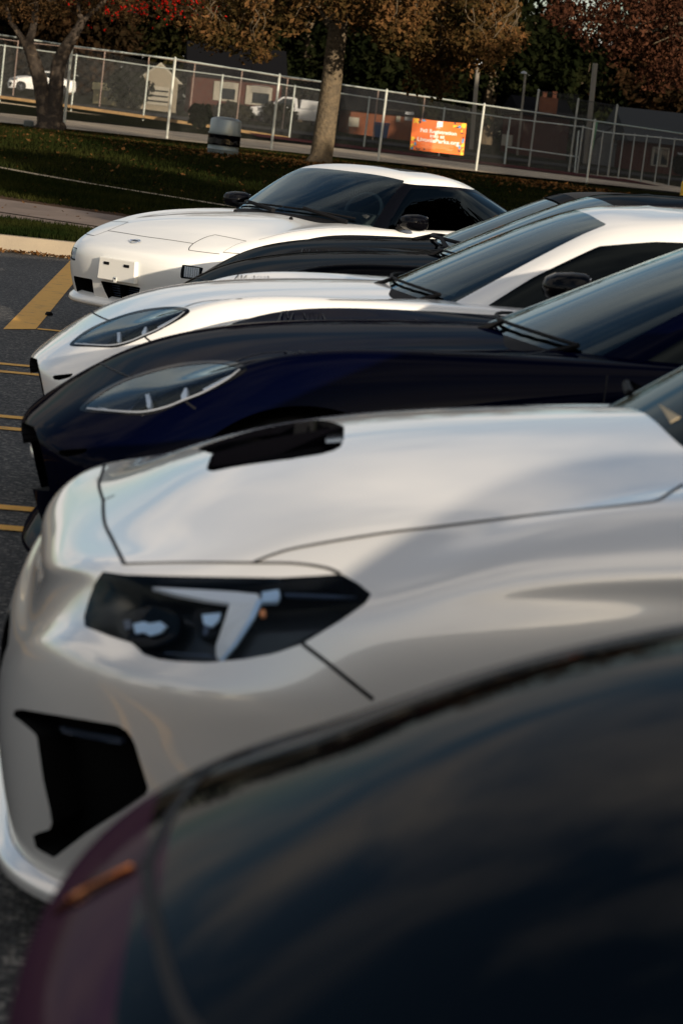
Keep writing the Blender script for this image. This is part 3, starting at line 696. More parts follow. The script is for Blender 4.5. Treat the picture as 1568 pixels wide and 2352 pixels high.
# ---- bright white hatchback with pop-up lamps, parked across the end of the row
N_TAB = rows([
 [(.08,0,.15),(.04,0,.30),(.012,0,.42),(.020,0,.548),(.105,0,.612),(.32,0,.70),(.85,0,.845)],
 [(.11,.36,.15),(.07,.37,.30),(.042,.38,.42),(.05,.38,.543),(.135,.37,.608),(.35,.35,.70),(.9,.28,.84)],
 [(.20,.60,.15),(.16,.62,.30),(.137,.63,.42),(.148,.63,.535),(.222,.62,.604),(.42,.58,.695),(1.0,.45,.83)],
 [(.34,.74,.16),(.30,.76,.30),(.29,.775,.42),(.32,.77,.53),(.40,.74,.635),(.55,.68,.722),(1.1,.52,.83)],
 [(.52,.80,.17),(.50,.815,.31),(.51,.825,.45),(.54,.82,.58),(.62,.78,.70),(.74,.70,.762),(1.2,.56,.835)],
 [(.92,.82,.20),(.92,.84,.34),(.92,.845,.50),(.92,.84,.65),(.94,.80,.765),(1.0,.71,.81),(1.35,.58,.85)],
 [(1.5,.80,.20),(1.5,.825,.34),(1.5,.835,.50),(1.5,.83,.68),(1.5,.81,.80),(1.52,.73,.85),(1.65,.58,.875)],
 [(2.2,.80,.20),(2.2,.825,.34),(2.2,.835,.50),(2.2,.835,.69),(2.2,.815,.82),(2.2,.75,.87),(2.25,.5,.89)],
 [(2.9,.80,.20),(2.9,.825,.34),(2.9,.835,.50),(2.9,.835,.70),(2.9,.815,.835),(2.9,.75,.885),(2.85,.5,.90)],
 [(3.4,.81,.20),(3.4,.835,.34),(3.4,.84,.50),(3.4,.835,.70),(3.4,.80,.84),(3.4,.74,.89),(3.3,.45,.91)],
 [(4.05,.78,.22),(4.07,.80,.36),(4.07,.81,.50),(4.05,.80,.70),(4.05,.77,.84),(4.0,.69,.90),(3.7,.4,.93)],
 [(4.38,.58,.24),(4.42,.60,.36),(4.42,.61,.50),(4.4,.60,.70),(4.38,.58,.86),(4.25,.52,.91),(3.9,.3,.94)],
 [(4.46,0,.24),(4.52,0,.36),(4.52,0,.50),(4.49,0,.70),(4.48,0,.86),(4.3,0,.92),(4.0,0,.95)]],
 [(2.0,.90),(2.03,.90),(2.06,.90),(2.1,.90),(2.15,.90),(2.2,.90),(2.25,.90),(2.4,.90),(2.7,.91),(3.0,.91),(3.3,.93),(3.5,.94),(3.6,.94)])
N_GH = [[(1.50,0,.86),(1.75,0,1.005),(2.02,0,1.14),(2.25,0,1.245),(2.42,0,1.285),(2.52,0,1.295)],
 [(1.56,.40,.855),(1.80,.37,1.0),(2.05,.345,1.135),(2.27,.32,1.242),(2.44,.24,1.282),(2.54,0,1.295)],
 [(1.76,.735,.82),(1.95,.665,.98),(2.13,.60,1.115),(2.31,.535,1.22),(2.46,.40,1.27),(2.56,0,1.297)],
 [(2.1,.765,.82),(2.2,.70,.98),(2.32,.635,1.115),(2.45,.565,1.218),(2.55,.42,1.27),(2.6,0,1.297)],
 [(2.8,.77,.84),(2.8,.71,.99),(2.8,.65,1.125),(2.8,.575,1.222),(2.76,.42,1.273),(2.72,0,1.297)],
 [(3.4,.74,.85),(3.3,.66,1.0),(3.15,.59,1.12),(3.0,.52,1.213),(2.9,.37,1.268),(2.82,0,1.293)],
 [(3.9,.62,.86),(3.7,.52,1.0),(3.45,.44,1.12),(3.2,.38,1.217),(3.02,.27,1.265),(2.88,0,1.29)],
 [(4.2,0,.90),(3.95,0,1.02),(3.65,0,1.14),(3.3,0,1.232),(3.06,0,1.272),(2.92,0,1.29)]]
N_LOC, N_RZ = (.195, 16.673, .024), radians(42.37)

def text_mesh(name, body, size, m, parent, mw, ext=.001, bold=0.0, align='CENTER'):
    cu = bpy.data.curves.new(name, 'FONT'); cu.body = body; cu.size = size; cu.extrude = ext; cu.align_x = align; cu.offset = bold
    cu.resolution_u = 3
    o = bpy.data.objects.new(name, cu); COL.objects.link(o); dg = bpy.context.evaluated_depsgraph_get(); dg.update()
    me = bpy.data.meshes.new_from_object(o.evaluated_get(dg)); bpy.data.objects.remove(o)
    me.name = name; me.materials.clear(); me.materials.append(m); r = bpy.data.objects.new(name, me); COL.objects.link(r)
    if parent is not None: r.parent = parent
    r.matrix_local = mw
    return r
def frame_mw(o, x, y, z):
    Mx = Matrix.Identity(4)
    for i in range(3): Mx[i][0] = x[i]; Mx[i][1] = y[i]; Mx[i][2] = z[i]; Mx[i][3] = o[i]
    return Mx
def build_hatch():
    t = thing('parked_car', 'bright white hatchback with closed pop-up lamps and a blank plate holder facing the camera', 'car', N_LOC, N_RZ, 'cars parked side by side in the lot')
    Q, valid = pxmap(N_LOC, N_RZ); sh = Shell(N_TAB); sh.grid(US, VS)
    k = uc(230, 700, 2.24)
    # near lamp pair and intakes are read off the photo on the near side; the far side is their mirror image
    POP = k([(1035,485),(1050,455),(1085,425),(1180,378),(1250,358),(1380,384),(1505,411),(1420,440),(1350,478),(1315,500),(1285,516),(1160,502)])
    IND = [(-.60,.452),(-.51,.452),(-.505,.50),(-.51,.545),(-.60,.545),(-.615,.50)]
    sh.region('indicator', field(lambda P: poly_sdf(YZ(P), crom([(-.645,.445),(-.54,.44),(-.53,.455),(-.53,.515),(-.54,.53),(-.645,.525),(-.655,.51),(-.655,.46)], 4, True)), lambda P, N: P[:, 0] < .5))
    sh.region('popup_lid', pxregion(Q, valid, POP, False))
    sh.region('intake', field(lambda P: poly_sdf(YZ(P), [(-.30,.335),(-.58,.33),(-.585,.30),(-.56,.215),(-.33,.205),(-.30,.21)]), lambda P, N: P[:, 0] < .5))
    sh.region('centre_intake', field(lambda P: poly_sdf(YZ(P), [(.3,.34),(-.20,.335),(-.17,.27),(-.12,.20),(.3,.20)]), lambda P, N: P[:, 0] < .4))
    c6 = uc(800, 560, 1.4255)
    FG = k([(1070,430),(900,404),(700,377),(640,368)])
    SGX = [(.50, -.40), (.62, -.43), (.75, -.60), (1.0, -.665), (1.3, -.675), (1.62, -.70)]
    sh.region('bonnet', field(lambda P: poly_sdf(XY(P), [(.245, .2), (.25, -.15), (.27, -.40), (.33, -.41), (.51, -.43), (.56, -.66), (1.0, -.70), (1.3, -.705), (1.62, -.71), (1.66, .2)]), lambda P, N: (N[:, 2] > .2) & (P[:, 2] > .6)))
    sh.region('arch', arch(.92, .30, .345)); sh.region('arch', arch(3.40, .30, .345))
    sh.region('cabin_floor', field(lambda P: poly_sdf(XY(P), [(1.60, .1), (1.66, -.4), (1.86, -.67), (2.1, -.71), (3.3, -.68), (3.8, -.55), (4.0, .1)]), lambda P, N: P[:, 2] > .75))
    sh.region('bumper', field(lambda P: P[:, 0] - np.where(P[:, 2] > .56, .24 + np.clip(-P[:, 1] - .4, 0, 1) * .5, .62)))
    sh.region('fender', field(lambda P: P[:, 0] - 1.72)); sh.region('door', field(lambda P: P[:, 0] - 2.9))
    f, res = finish(sh, t, 'paint_bright', ('indicator', 'popup_lid', 'intake', 'centre_intake'), {'cabin_floor': 'cabin'})
    underbody(t, sh)
    for s in ('near', 'far'):
        h = skin('indicator', sh, f['indicator'], MT['lens'], t, s, .003)
        bucket('lamp_housing', sh, f['indicator'], MT['black'], h, s, .03, .1)
        sy = 1 if s == 'near' else -1
        P0, N0 = sh.evn(sh.locate(YZ, np.array([[-.595, .487]]), lambda P, N: P[:, 0] < .5)[:, 0], sh.locate(YZ, np.array([[-.595, .487]]), lambda P, N: P[:, 0] < .5)[:, 1])
        p, n = P0[0], N0[0]; tx = np.cross((0, 0, 1), n); tx /= np.linalg.norm(tx)
        rf = MB()
        for j in range(7): a = p - n * .012 + tx * (-.045 + .015 * j); rf.tube([a + np.array([0, 0, -.035]), a + np.array([0, 0, .035])], .0065, 6)
        if sy < 0: rf.v = [(a, -b, c) for a, b, c in rf.v]
        rf.build('reflector', MT['reflector'], h)
        skin('popup_lid', sh, f['popup_lid'], MT['paint_bright'], t, s)
        bucket('intake', sh, f['intake'], MT['void'], t, s, .10, .15)
    ci = bucket('centre_intake', sh, f['centre_intake'], MT['void'], t, 'both', .10, .05)
    rad = MB()
    for j in range(8): rad.box((.13, 0, .215 + j * .016), (.02, .36, .006))
    rad.build('radiator', MT['housing_grey'], ci)
    lens = [POP[0:1] + POP[0:1]]
    def px_gap(cs, w): return gaps(sh, cs, Q, valid, w, t)
    px_gap([k([(1035,485),(1160,502),(1285,516)]), k([(1250,358),(1380,384),(1505,411)]), k([(1072,430),(1120,403),(1180,376),(1250,358)]), k([(1315,503),(1390,509),(1465,514)]), k([(1035,485),(1040,462),(1072,430)])], .006)
    px_gap([k([(1315,503),(1350,478),(1420,440),(1505,411)])], .002)
    gaps(sh, [FG], Q, valid, .006, t)
    gaps(sh, [[(1.72, .3), (1.71, .6), (1.73, .80)], [(2.9, .3), (2.92, .6), (2.9, .83)]], XZ, near, .006, t)
    gaps(sh, [[(.62, -.71), (.9, -.715), (1.3, -.71), (1.66, -.705)]], XY, lambda P, N: (P[:, 1] < 0) & (N[:, 2] > .2), .003, t)
    # blank plate holder with two clips and a screw
    ph = MB().prism([(-.185, .355), (.185, .355), (.178, .505), (-.178, .505)], .028, -.012, 'yz'); phb = ph.build('plate_holder', MT['plate'], t, bevel=.006)
    for y in (-.10, .10):
        c = MB().box((-.014, y, .468), (.006, .052, .020)).build('clip', MT['black'], phb, bevel=.003)
    MB().lathe([(.001, -.019), (.010, -.018), (.012, -.012)], (-.0, 0, .375), 12, 'y').build('screw', MT['chrome'], phb).rotation_euler = (0, 0, 0)
    for o in phb.children:
        if o.name.startswith('screw'):
            o.data.transform(Matrix.Rotation(radians(-90), 4, 'Z')); o.data.transform(Matrix.Translation((.0, 0, 0)))
    MB().box((-.0145, 0, .362), (.004, .030, .035)).build('screw_tab', MT['plate'], phb, bevel=.0015)
    # badge: a ring with a bar across
    bp, bn = sh.evn(np.array([0.0]), np.array([3.0])); st = sh.locate(XZ, np.array([[.13, .632]]), lambda P, N: (np.abs(P[:, 1]) < .06) & (P[:, 2] > .5) & (N[:, 2] > .0))
    st[0, 0] = 0; bp, bn = sh.evn(np.array([0.0]), st[:, 1]); bp, bn = bp[0], bn[0]; bx = np.array([0, -1, 0.]); by = np.cross(bn, bx); bm_ = MB()
    circ = [bp + bn * .004 + bx * .038 * cos(a) + by * .030 * sin(a) for a in np.linspace(0, 2 * pi, 25)]
    bm_.tube(circ, .0035, 6, False); q = [(-.052, -.010), (.052, -.010), (.052, .010), (-.052, .010)]
    V = [bp + bn * h + bx * a + by * b for h in (.002, .009) for a, b in q]; bm_.add(V, [(0, 3, 2, 1), (4, 5, 6, 7), (0, 1, 5, 4), (1, 2, 6, 5), (2, 3, 7, 6), (3, 0, 4, 7)])
    bd = bm_.build('badge', MT['chrome'], t, True)
    text_mesh('badge_lettering', 'NISSAN', .018, MT['black'], bd, frame_mw(bp + bn * .0095 - by * .006, -bx * -1, by, bn), .0006, .0006)
    # front lip under the intakes
    us = np.linspace(0, 4.2, 40); P, N = sh.evn(us, np.full(40, .2)); N[:, 2] = 0; N /= np.linalg.norm(N, axis=1, keepdims=True)
    prof = [(-.02, .055), (.02, .035), (.045, .012), (.05, -.012), (.03, -.03), (-.03, -.03)]; V = []; F = []; kk = len(prof)
    for i in range(40):
        for a, b in prof: V.append(P[i] + N[i] * a + np.array([0, 0, b]))
    for i in range(39):
        for j in range(kk - 1): F.append((i * kk + j, (i + 1) * kk + j, (i + 1) * kk + j + 1, i * kk + j + 1))
    n = len(V); V = np.vstack([V, np.array(V) * MIR]); F = F + [tuple(q + n for q in f_[::-1]) for f_ in F]
    mobj('front_lip', V, F, MT['paint_bright'], t, smooth=True)
    g, parts = glasshouse(t, N_GH, 'glass_clear', 'black_gloss', 'paint_bright', [(-1,.08),(1.95,.08),(1.95,2.9),(-1,2.9)], [(2.35,.3),(5.6,.3),(5.75,1.2),(5.5,2.0),(5.0,2.45),(3.4,2.5),(2.55,2.4)], [(6.0,.3),(8,.3),(8,2.7),(6.0,2.7)],
        extra=[('sunroof', lambda P, N, uv: poly_sdf(P[:, :2], [(2.46, .2), (2.46, -.33), (2.5, -.36), (2.86, -.35), (2.9, -.3), (2.9, .2)]) + np.where(P[:, 2] < 1.2, 5, 0)),
               ('side_trim', lambda P, N, uv: np.maximum(uv[:, 1] - 2.72, 1.8 - uv[:, 0]))], side_m='glass_dark')
    cw = MB(); us = np.linspace(0, 2.05, 16); P, N = g.evn(us, np.full(16, .22)); V = np.empty((32, 3)); V[0::2] = P + N * .004; V[1::2] = P + np.array([-.10, 0, -.028])
    F = [(2 * i, 2 * i + 1, 2 * i + 3, 2 * i + 2) for i in range(15)]; cw.add(V, F); cw.add(V * MIR, [q[::-1] for q in F]); mobj('cowl', cw.v, cw.f, MT['black'], t, smooth=True)
    for y0, y1 in ((.60, .02), (.0, -.58)):
        pts = []
        for yy in np.linspace(y0, y1, 7):
            P, N = g.evn(np.array([abs(yy) / .38]), np.array([.42])); q = P[0] + N[0] * .018; pts.append((q[0], yy, q[2]))
        w = MB().tube(pts, .008, 6); w.tube([(pts[2][0] - .02, pts[2][1], pts[2][2] + .012), (pts[-1][0] - .09, pts[-1][1], pts[-1][2] - .03)], [.012, .018], 6); w.build('wiper', MT['black'], t, True)
    for y in (-.28, .28):
        st = sh.locate(XY, np.array([[1.38, -.28]]), lambda P, N: (P[:, 1] < 0) & (N[:, 2] > .2)); P, N = sh.evn(st[:, 0], st[:, 1])
        MB().lathe([(.016, -.002), (.014, .012), (.004, .020)], (P[0][0], math.copysign(P[0][1], y), P[0][2]), 10).build('washer_nozzle', MT['black'], t, True)
    mirror_pair(t, 1.99, .87, .930, 'black_gloss', foot='black_gloss')
    # cabin: dash, steering wheel, bucket seats, mirror
    MB().box((1.95, 0, .90), (.30, 1.25, .10)).build('dashboard', MT['cabin'], t, bevel=.03)
    sw = MB().tube([(2.10 + .06 * cos(a), -.32 + .17 * sin(a), .96 + .13 * cos(a)) for a in np.linspace(0, 2 * pi, 25)], .014, 8, False); sw.build('steering_wheel', MT['seat'], t, True)
    for y in (-.33, .33):
        s = MB().prism([(y - .21, .78), (y + .21, .78), (y + .24, .98), (y + .15, 1.05), (y + .10, 1.17), (y - .10, 1.17), (y - .15, 1.05), (y - .24, .98)], 2.79, 2.89, 'yz').build('seat', MT['seat'], t, bevel=.02)
        text_mesh('seat_lettering', 'BRIDE', .085, MT['white_text'], s, frame_mw((2.784, y, 1.03), (0, -1, 0), (0, 0, 1), (-1, 0, 0)), .002, .002)
    MB().box((2.22, 0, 1.16), (.03, .22, .06)).build('rear_view_mirror', MT['seat'], t, bevel=.01)
    for x in (.92, 3.40):
        for y in (-.73, .73): wheel(t, x, y, .30, .20)
    return t
# ---- the dark car nearest the camera
D_TAB = rows([
 [(.17,0,.25),(.10,0,.42),(.06,0,.58),(.05,0,.73),(.10,0,.81),(.28,0,.905),(.78,0,1.11)],
 [(.20,.33,.25),(.14,.34,.42),(.10,.34,.58),(.09,.34,.73),(.14,.33,.81),(.32,.31,.90),(.85,.28,1.10)],
 [(.33,.60,.25),(.27,.61,.42),(.23,.62,.58),(.22,.61,.73),(.27,.59,.815),(.45,.52,.895),(1.0,.45,1.08)],
 [(.52,.78,.25),(.47,.81,.42),(.44,.82,.58),(.43,.81,.73),(.48,.76,.835),(.66,.67,.91),(1.2,.52,1.07)],
 [(.70,.86,.25),(.68,.88,.42),(.67,.89,.58),(.68,.88,.74),(.73,.84,.87),(.88,.75,.945),(1.4,.56,1.075)],
 [(.95,.88,.25),(.95,.90,.42),(.95,.91,.58),(.98,.905,.76),(1.0,.87,.93),(1.08,.77,.985),(1.52,.57,1.095)],
 [(1.5,.86,.25),(1.5,.88,.42),(1.5,.89,.58),(1.5,.89,.80),(1.5,.86,.98),(1.52,.79,1.04),(1.7,.57,1.12)],
 [(2.2,.86,.25),(2.2,.88,.42),(2.2,.89,.58),(2.2,.89,.82),(2.2,.86,1.0),(2.2,.80,1.06),(2.25,.5,1.15)],
 [(3.0,.86,.25),(3.0,.88,.42),(3.0,.89,.58),(3.0,.89,.82),(3.0,.86,1.0),(3.0,.80,1.06),(2.95,.5,1.15)],
 [(3.7,.88,.25),(3.7,.90,.42),(3.7,.90,.58),(3.7,.89,.82),(3.7,.85,1.0),(3.65,.78,1.05),(3.5,.5,1.14)],
 [(4.3,.82,.28),(4.32,.84,.42),(4.32,.85,.58),(4.3,.84,.80),(4.25,.80,.97),(4.1,.70,1.02),(3.8,.42,1.1)],
 [(4.55,.60,.30),(4.6,.62,.42),(4.6,.63,.58),(4.58,.62,.80),(4.52,.58,.96),(4.35,.5,1.01),(4.0,.3,1.08)],
 [(4.62,0,.30),(4.68,0,.42),(4.68,0,.58),(4.65,0,.80),(4.6,0,.96),(4.4,0,1.01),(4.1,0,1.08)]],
 [(1.9,1.2),(1.95,1.2),(2.0,1.2),(2.05,1.2),(2.1,1.2),(2.2,1.2),(2.3,1.2),(2.45,1.2),(2.8,1.2),(3.1,1.2),(3.3,1.2),(3.4,1.2),(3.5,1.2)])
D_LOC, D_RZ = (-.0594, 1.989, .0497), -.0759
def build_dark():
    t = thing('parked_car', 'very dark navy car nearest the camera with a plum bumper and smoked red corner lamp', 'car', D_LOC, D_RZ, 'cars parked side by side in the lot')
    Q, valid = pxmap(D_LOC, D_RZ); sh = Shell(D_TAB); sh.grid(US, VS)
    k = uc(0, 2500, 1.2544)
    LAMP = k([(120,1085),(150,985),(230,850),(420,690),(560,600),(700,520),(690,640),(660,760),(640,860),(520,930),(380,1010),(230,1085),(130,1140)])
    sh.region('corner_lamp', pxregion(Q, valid, LAMP, False))
    GAP = k([(735,470),(690,640),(680,800),(690,960),(720,1120),(770,1330),(830,1500),(900,1600),(990,1700)])
    st = sh.locate(Q, crom(GAP, 8), valid); P, _ = sh.evn(st[:, 0], st[:, 1])
    gx = P[np.argsort(P[:, 2])]
    sh.region('arch', arch(.98, .34, .38)); sh.region('arch', arch(3.7, .34, .38))
    sh.region('bumper', field(lambda p: p[:, 0] - np.interp(p[:, 2], gx[:, 2], gx[:, 0]), lambda p, n: p[:, 2] < 1.02))
    sh.region('cabin_floor', field(lambda P: poly_sdf(XY(P), [(1.50, .1), (1.54, -.4), (1.70, -.66), (2.0, -.72), (3.4, -.70), (3.7, -.55), (3.85, .1)]), lambda P, N: P[:, 2] > .85))
    sh.region('fender', field(lambda P: P[:, 0] - 1.52)); sh.region('door', field(lambda P: P[:, 0] - 2.6))
    f, res = finish(sh, t, 'paint_navy', ('corner_lamp',), {'bumper': 'bumper_plum', 'cabin_floor': 'cabin'})
    underbody(t, sh)
    for s in ('near', 'far'):
        h = skin('corner_lamp', sh, f['corner_lamp'], MT['lens_amber'], t, s, .003)
        bucket('lamp_housing', sh, f['corner_lamp'], MT['housing'], h, s, .05, .1)
        o = patch_solid('amber_patch', sh, Q, valid, k([(640,730),(620,790),(540,850),(440,935),(350,1000),(330,985),(400,890),(480,810),(560,760)]), MT['amber'], h, .006, .01, False, True)  # amber highlight on the lamp, painted as a raised patch
        if s == 'far': o.data.transform(Matrix.Diagonal((1, -1, 1, 1))); o.data.flip_normals()
    gaps(sh, [GAP], Q, valid, .012, t)
    gaps(sh, [[(1.52, .3), (1.52, .6), (1.52, 1.0)], [(2.6, .3), (2.6, .6), (2.6, 1.02)]], XZ, near, .005, t)
    gh = [[(x + .12, y, z + (.10 if i < 3 else .04)) for i, (x, y, z) in enumerate(c)] for c in W_GH]
    glasshouse(t, gh, 'glass_dark', 'paint_navy', 'paint_navy', [(-1,.1),(1.9,.1),(1.9,2.85),(-1,2.85)], [(2.5,.35),(5.0,.35),(5.0,2.3),(2.6,2.3)], [(6.2,.3),(8,.3),(8,2.7),(6.2,2.7)], res=2)
    mirror_pair(t, 2.05, .93, 1.12, 'black_gloss')
    for x in (.98, 3.7):
        for y in (-.78, .78): wheel(t, x, y, .34)
    return t
MT['lens_red'] = glass_mat('smoked_red_lens', (.45, .12, .06))

# ---- black soft-top roadster beyond the black coupe
A_LOC, A_RZ = (.53, 14.99, 0.0), -.0517
def build_roadster():
    t = thing('parked_car', 'black roadster with a raised cloth soft top just behind the dark coupe', 'car', A_LOC, A_RZ, 'cars parked side by side in the lot')
    tab = [[(x * 1.058, y * .93, (z * .935 + .008) * 1.07) for x, y, z in r] for r in S_TAB]
    sh = Shell(tab); sh.grid(thin(US, 2), thin(VS, 2))
    sh.region('headlight', field(lambda P: poly_sdf(XZ(P), [(.24, .56), (.48, .55), (.72, .70), (.55, .70), (.38, .66)]), near))
    sh.region('arch', arch(.97, .31, .345)); sh.region('arch', arch(3.5, .31, .345))
    sh.region('bonnet', field(lambda P: poly_sdf(XY(P), [(.36, .2), (.40, -.45), (.72, -.55), (1.0, -.64), (1.6, -.66), (1.75, .2)]), lambda P, N: (N[:, 2] > .1) & (P[:, 2] > .5)))
    sh.region('cabin_floor', field(lambda P: poly_sdf(XY(P), [(1.55, .1), (1.6, -.4), (1.78, -.62), (2.0, -.68), (2.9, -.66), (3.1, .1)]), lambda P, N: P[:, 2] > .74))
    sh.region('bumper', field(lambda P: P[:, 0] - .62)); sh.region('fender', field(lambda P: P[:, 0] - 1.70)); sh.region('door', field(lambda P: P[:, 0] - 2.75))
    f, res = finish(sh, t, 'paint_black', ('headlight',), {'cabin_floor': 'cabin'})
    for s in ('near', 'far'): bucket('lamp_housing', sh, f['headlight'], MT['housing_grey'], skin('headlight', sh, f['headlight'], MT['lens'], t, s), s, .05, .1)
    underbody(t, sh)
    gaps(sh, [[(.36, -.02), (.38, -.3), (.44, -.5)], [(.72, -.55), (1.0, -.64), (1.6, -.66)]], XY, lambda P, N: (P[:, 1] < 0) & (N[:, 2] > .1), .006, t)
    gh = [[((2.0 + (x - 2.0) * .90 if x > 2.0 else x) * 1.058, y * .93, (z * .93 + .005) * 1.07) for x, y, z in c] for c in S_GH]
    g, parts = glasshouse(t, gh, 'glass', 'cloth_top', 'cloth_top', [(-1,.05),(1.93,.05),(1.93,2.75),(-1,2.75)], [(2.3,.25),(4.6,.3),(4.9,1.2),(4.6,1.9),(3.4,2.1),(2.6,1.9),(2.35,1.2)], [(6.2,.5),(8,.5),(8,2.0),(6.2,2.0)], side_m='glass_dark', res=2)
    # header rail and pillars of the screen
    hb = MB(); P, N = g.evn(np.linspace(0, 1.95, 12), np.full(12, 2.83)); V, F = ribbon(P, N, .10, .006); hb.add(V, F); hb.add(V * MIR, [q[::-1] for q in F])
    P, N = g.evn(np.full(12, 2.02), np.linspace(.1, 2.8, 12)); V, F = ribbon(P, N, .05, .006); hb.add(V, F); hb.add(V * MIR, [q[::-1] for q in F])
    mobj('screen_frame', hb.v, hb.f, MT['paint_black'], parts['windscreen'], smooth=True)
    for y0, y1 in ((.5, -.05), (-.05, -.55)):
        pts = []
        for yy in np.linspace(y0, y1, 6):
            P, N = g.evn(np.array([abs(yy) / .33]), np.array([.28])); q = P[0] + N[0] * .03; pts.append((q[0], yy, q[2]))
        w = MB().tube(pts, .012, 6); w.tube([pts[2], (pts[-1][0] - .12, pts[-1][1], pts[-1][2] - .04)], [.012, .02], 6); w.build('wiper', MT['black'], t, True)
    for s in (-1, 1): MB().box((2.3, .33 * s, .98), (.14, .42, .34)).build('seat', MT['cabin'], t, bevel=.05)
    mirror_pair(t, 1.95, .88, .93, 'black_gloss')
    for x in (.97, 3.5):
        for y in (-.74, .74): wheel(t, x, y, .31, .21)
    return t
# ------------------------------------------------------------------ the setting
_PY = [-300, 24.4, 25.0, 27.6, 31.9, 38, 50, 62, 70, 86, 104, 150, 200, 420]
_PZ = [.15, .15, .15, .20, .25, .38, .86, .86, .84, 1.02, 1.27, 1.95, 2.6, 4.5]
def zt(X, Y):
    X = np.asarray(X, float); Y = np.asarray(Y, float)
    w = np.clip((Y - 62) / 10, 0, 1) * np.clip((420 - Y) / 250, 0, 1)
    return np.interp(Y, _PY, _PZ) - .02 * (np.clip(X, -30, 45) - 3) * w
def sheet(name, xs, y0, y1, ny, m, eps, kind='structure', flat=None):
    """strip between the lines y0(x) and y1(x), lying on the terrain"""
    V = []; F = []; n = len(xs)
    for j in range(ny + 1):
        for x in xs:
            y = y0(x) + (y1(x) - y0(x)) * j / ny; V.append((x, y, (float(zt(x, y)) if flat is None else flat) + eps))
    for j in range(ny):
        for i in range(n - 1): F.append((j * n + i, j * n + i + 1, (j + 1) * n + i + 1, (j + 1) * n + i))
    o = mobj(name, V, F, m, smooth=True); o['kind'] = kind; return o
def ln(p0, p1, z):
    a, b = at_z(*p0, z), at_z(*p1, z); s = (b[1] - a[1]) / (b[0] - a[0]); return lambda x: a[1] + s * (x - a[0])
def asphalt():
    m = mat('asphalt', (.030, .030, .031), .85, spec=.35); n = m.node_tree; b = n.nodes['Principled BSDF']
    t = n.nodes.new('ShaderNodeTexCoord'); v = n.nodes.new('ShaderNodeTexVoronoi'); v.inputs['Scale'].default_value = 70
    w = n.nodes.new('ShaderNodeTexNoise'); w.inputs['Scale'].default_value = .35; w.inputs['Detail'].default_value = 6
    n.links.new(t.outputs['Object'], v.inputs['Vector']); n.links.new(t.outputs['Object'], w.inputs['Vector'])
    sp = n.nodes.new('ShaderNodeSeparateColor'); n.links.new(v.outputs['Color'], sp.inputs[0])
    r = n.nodes.new('ShaderNodeValToRGB'); r.color_ramp.elements[0].color = (.018, .018, .019, 1); r.color_ramp.elements[1].color = (.20, .185, .165, 1)
    r.color_ramp.elements[0].position = .25; e = r.color_ramp.elements.new(.75); e.color = (.062, .060, .056, 1); n.links.new(sp.outputs[0], r.inputs[0])
    mx = n.nodes.new('ShaderNodeMix'); mx.data_type = 'RGBA'; mx.blend_type = 'MULTIPLY'; mx.inputs[0].default_value = .7; n.links.new(r.outputs[0], mx.inputs[6])
    r2 = n.nodes.new('ShaderNodeValToRGB'); r2.color_ramp.elements[0].position = .3; r2.color_ramp.elements[0].color = (.55, .55, .55, 1); r2.color_ramp.elements[1].position = .75
    n.links.new(w.outputs[0], r2.inputs[0]); n.links.new(r2.outputs[0], mx.inputs[7]); n.links.new(mx.outputs[2], b.inputs['Base Color'])
    bp = n.nodes.new('ShaderNodeBump'); bp.inputs['Distance'].default_value = .006; bp.inputs['Strength'].default_value = .8; n.links.new(v.outputs['Distance'], bp.inputs['Height']); n.links.new(bp.outputs[0], b.inputs['Normal'])
    return m
GM = dict(
    asphalt=asphalt(),
    yellow=mat('road_paint_yellow', (.66, .33, .025), .7, noise=(7, (.22, .13, .03), 9, .54, .74)),
    concrete=mat('concrete', (.34, .28, .20), .85, noise=(1.2, (.25, .21, .16), 8, .35, .75), bump=(60, .3, .01)),
    walk=mat('pavement_concrete', (.24, .19, .16), .9, noise=(1.5, (.14, .115, .10), 8, .35, .75), bump=(60, .3, .01)),
    apron=mat('apron_concrete', (.46, .38, .28), .9, noise=(.45, (.22, .18, .14), 9, .42, .68), bump=(30, .3, .02)),
    grass=mat('lawn_turf', (.006, .0085, .003), .95, noise=(.9, (.024, .020, .007), 9, .42, .72), bump=(40, .8, .05)),
    blade=mat('grass_blade', (.006, .011, .003), .8, noise=(.7, (.026, .026, .007), 6, .35, .75)),
    dirt=mat('bare_soil', (.045, .030, .022), .95, noise=(3, (.085, .055, .035), 8, .3, .7)),
    court=mat('court_red', (.075, .022, .022), .9, noise=(.5, (.05, .018, .018), 6, .3, .7)),
    street=mat('street_asphalt', (.035, .035, .035), .9, noise=(.3, (.05, .049, .047), 6, .3, .7)),
    steel=mat('galvanised_pipe', (.50, .52, .47), .5, .3, noise=(6, (.34, .38, .34), 4, .3, .7)),
    wire=mat('chain_wire', (.09, .09, .085), .6, .2),
    green=mat('pipe_green', (.10, .24, .13), .5, .2),
    rust=mat('rusty_pipe', (.20, .13, .10), .8, noise=(8, (.30, .22, .18), 4, .3, .7)),
    plank=mat('tan_timber', (.34, .22, .10), .8, noise=(5, (.22, .14, .07), 5, .3, .7)),
    bark=mat('bark', (.085, .068, .048), .95, noise=(9, (.16, .12, .075), 8, .35, .7), bump=(14, 1.0, .05)),
    bark_dark=mat('bark_scaly', (.050, .040, .032), .95, noise=(5, (.17, .125, .085), 8, .50, .72), bump=(9, 1.0, .06)),
    leaf_litter=mat('leaf_litter', (.16, .075, .025), .9, noise=(5, (.06, .03, .012), 5, .3, .7)))

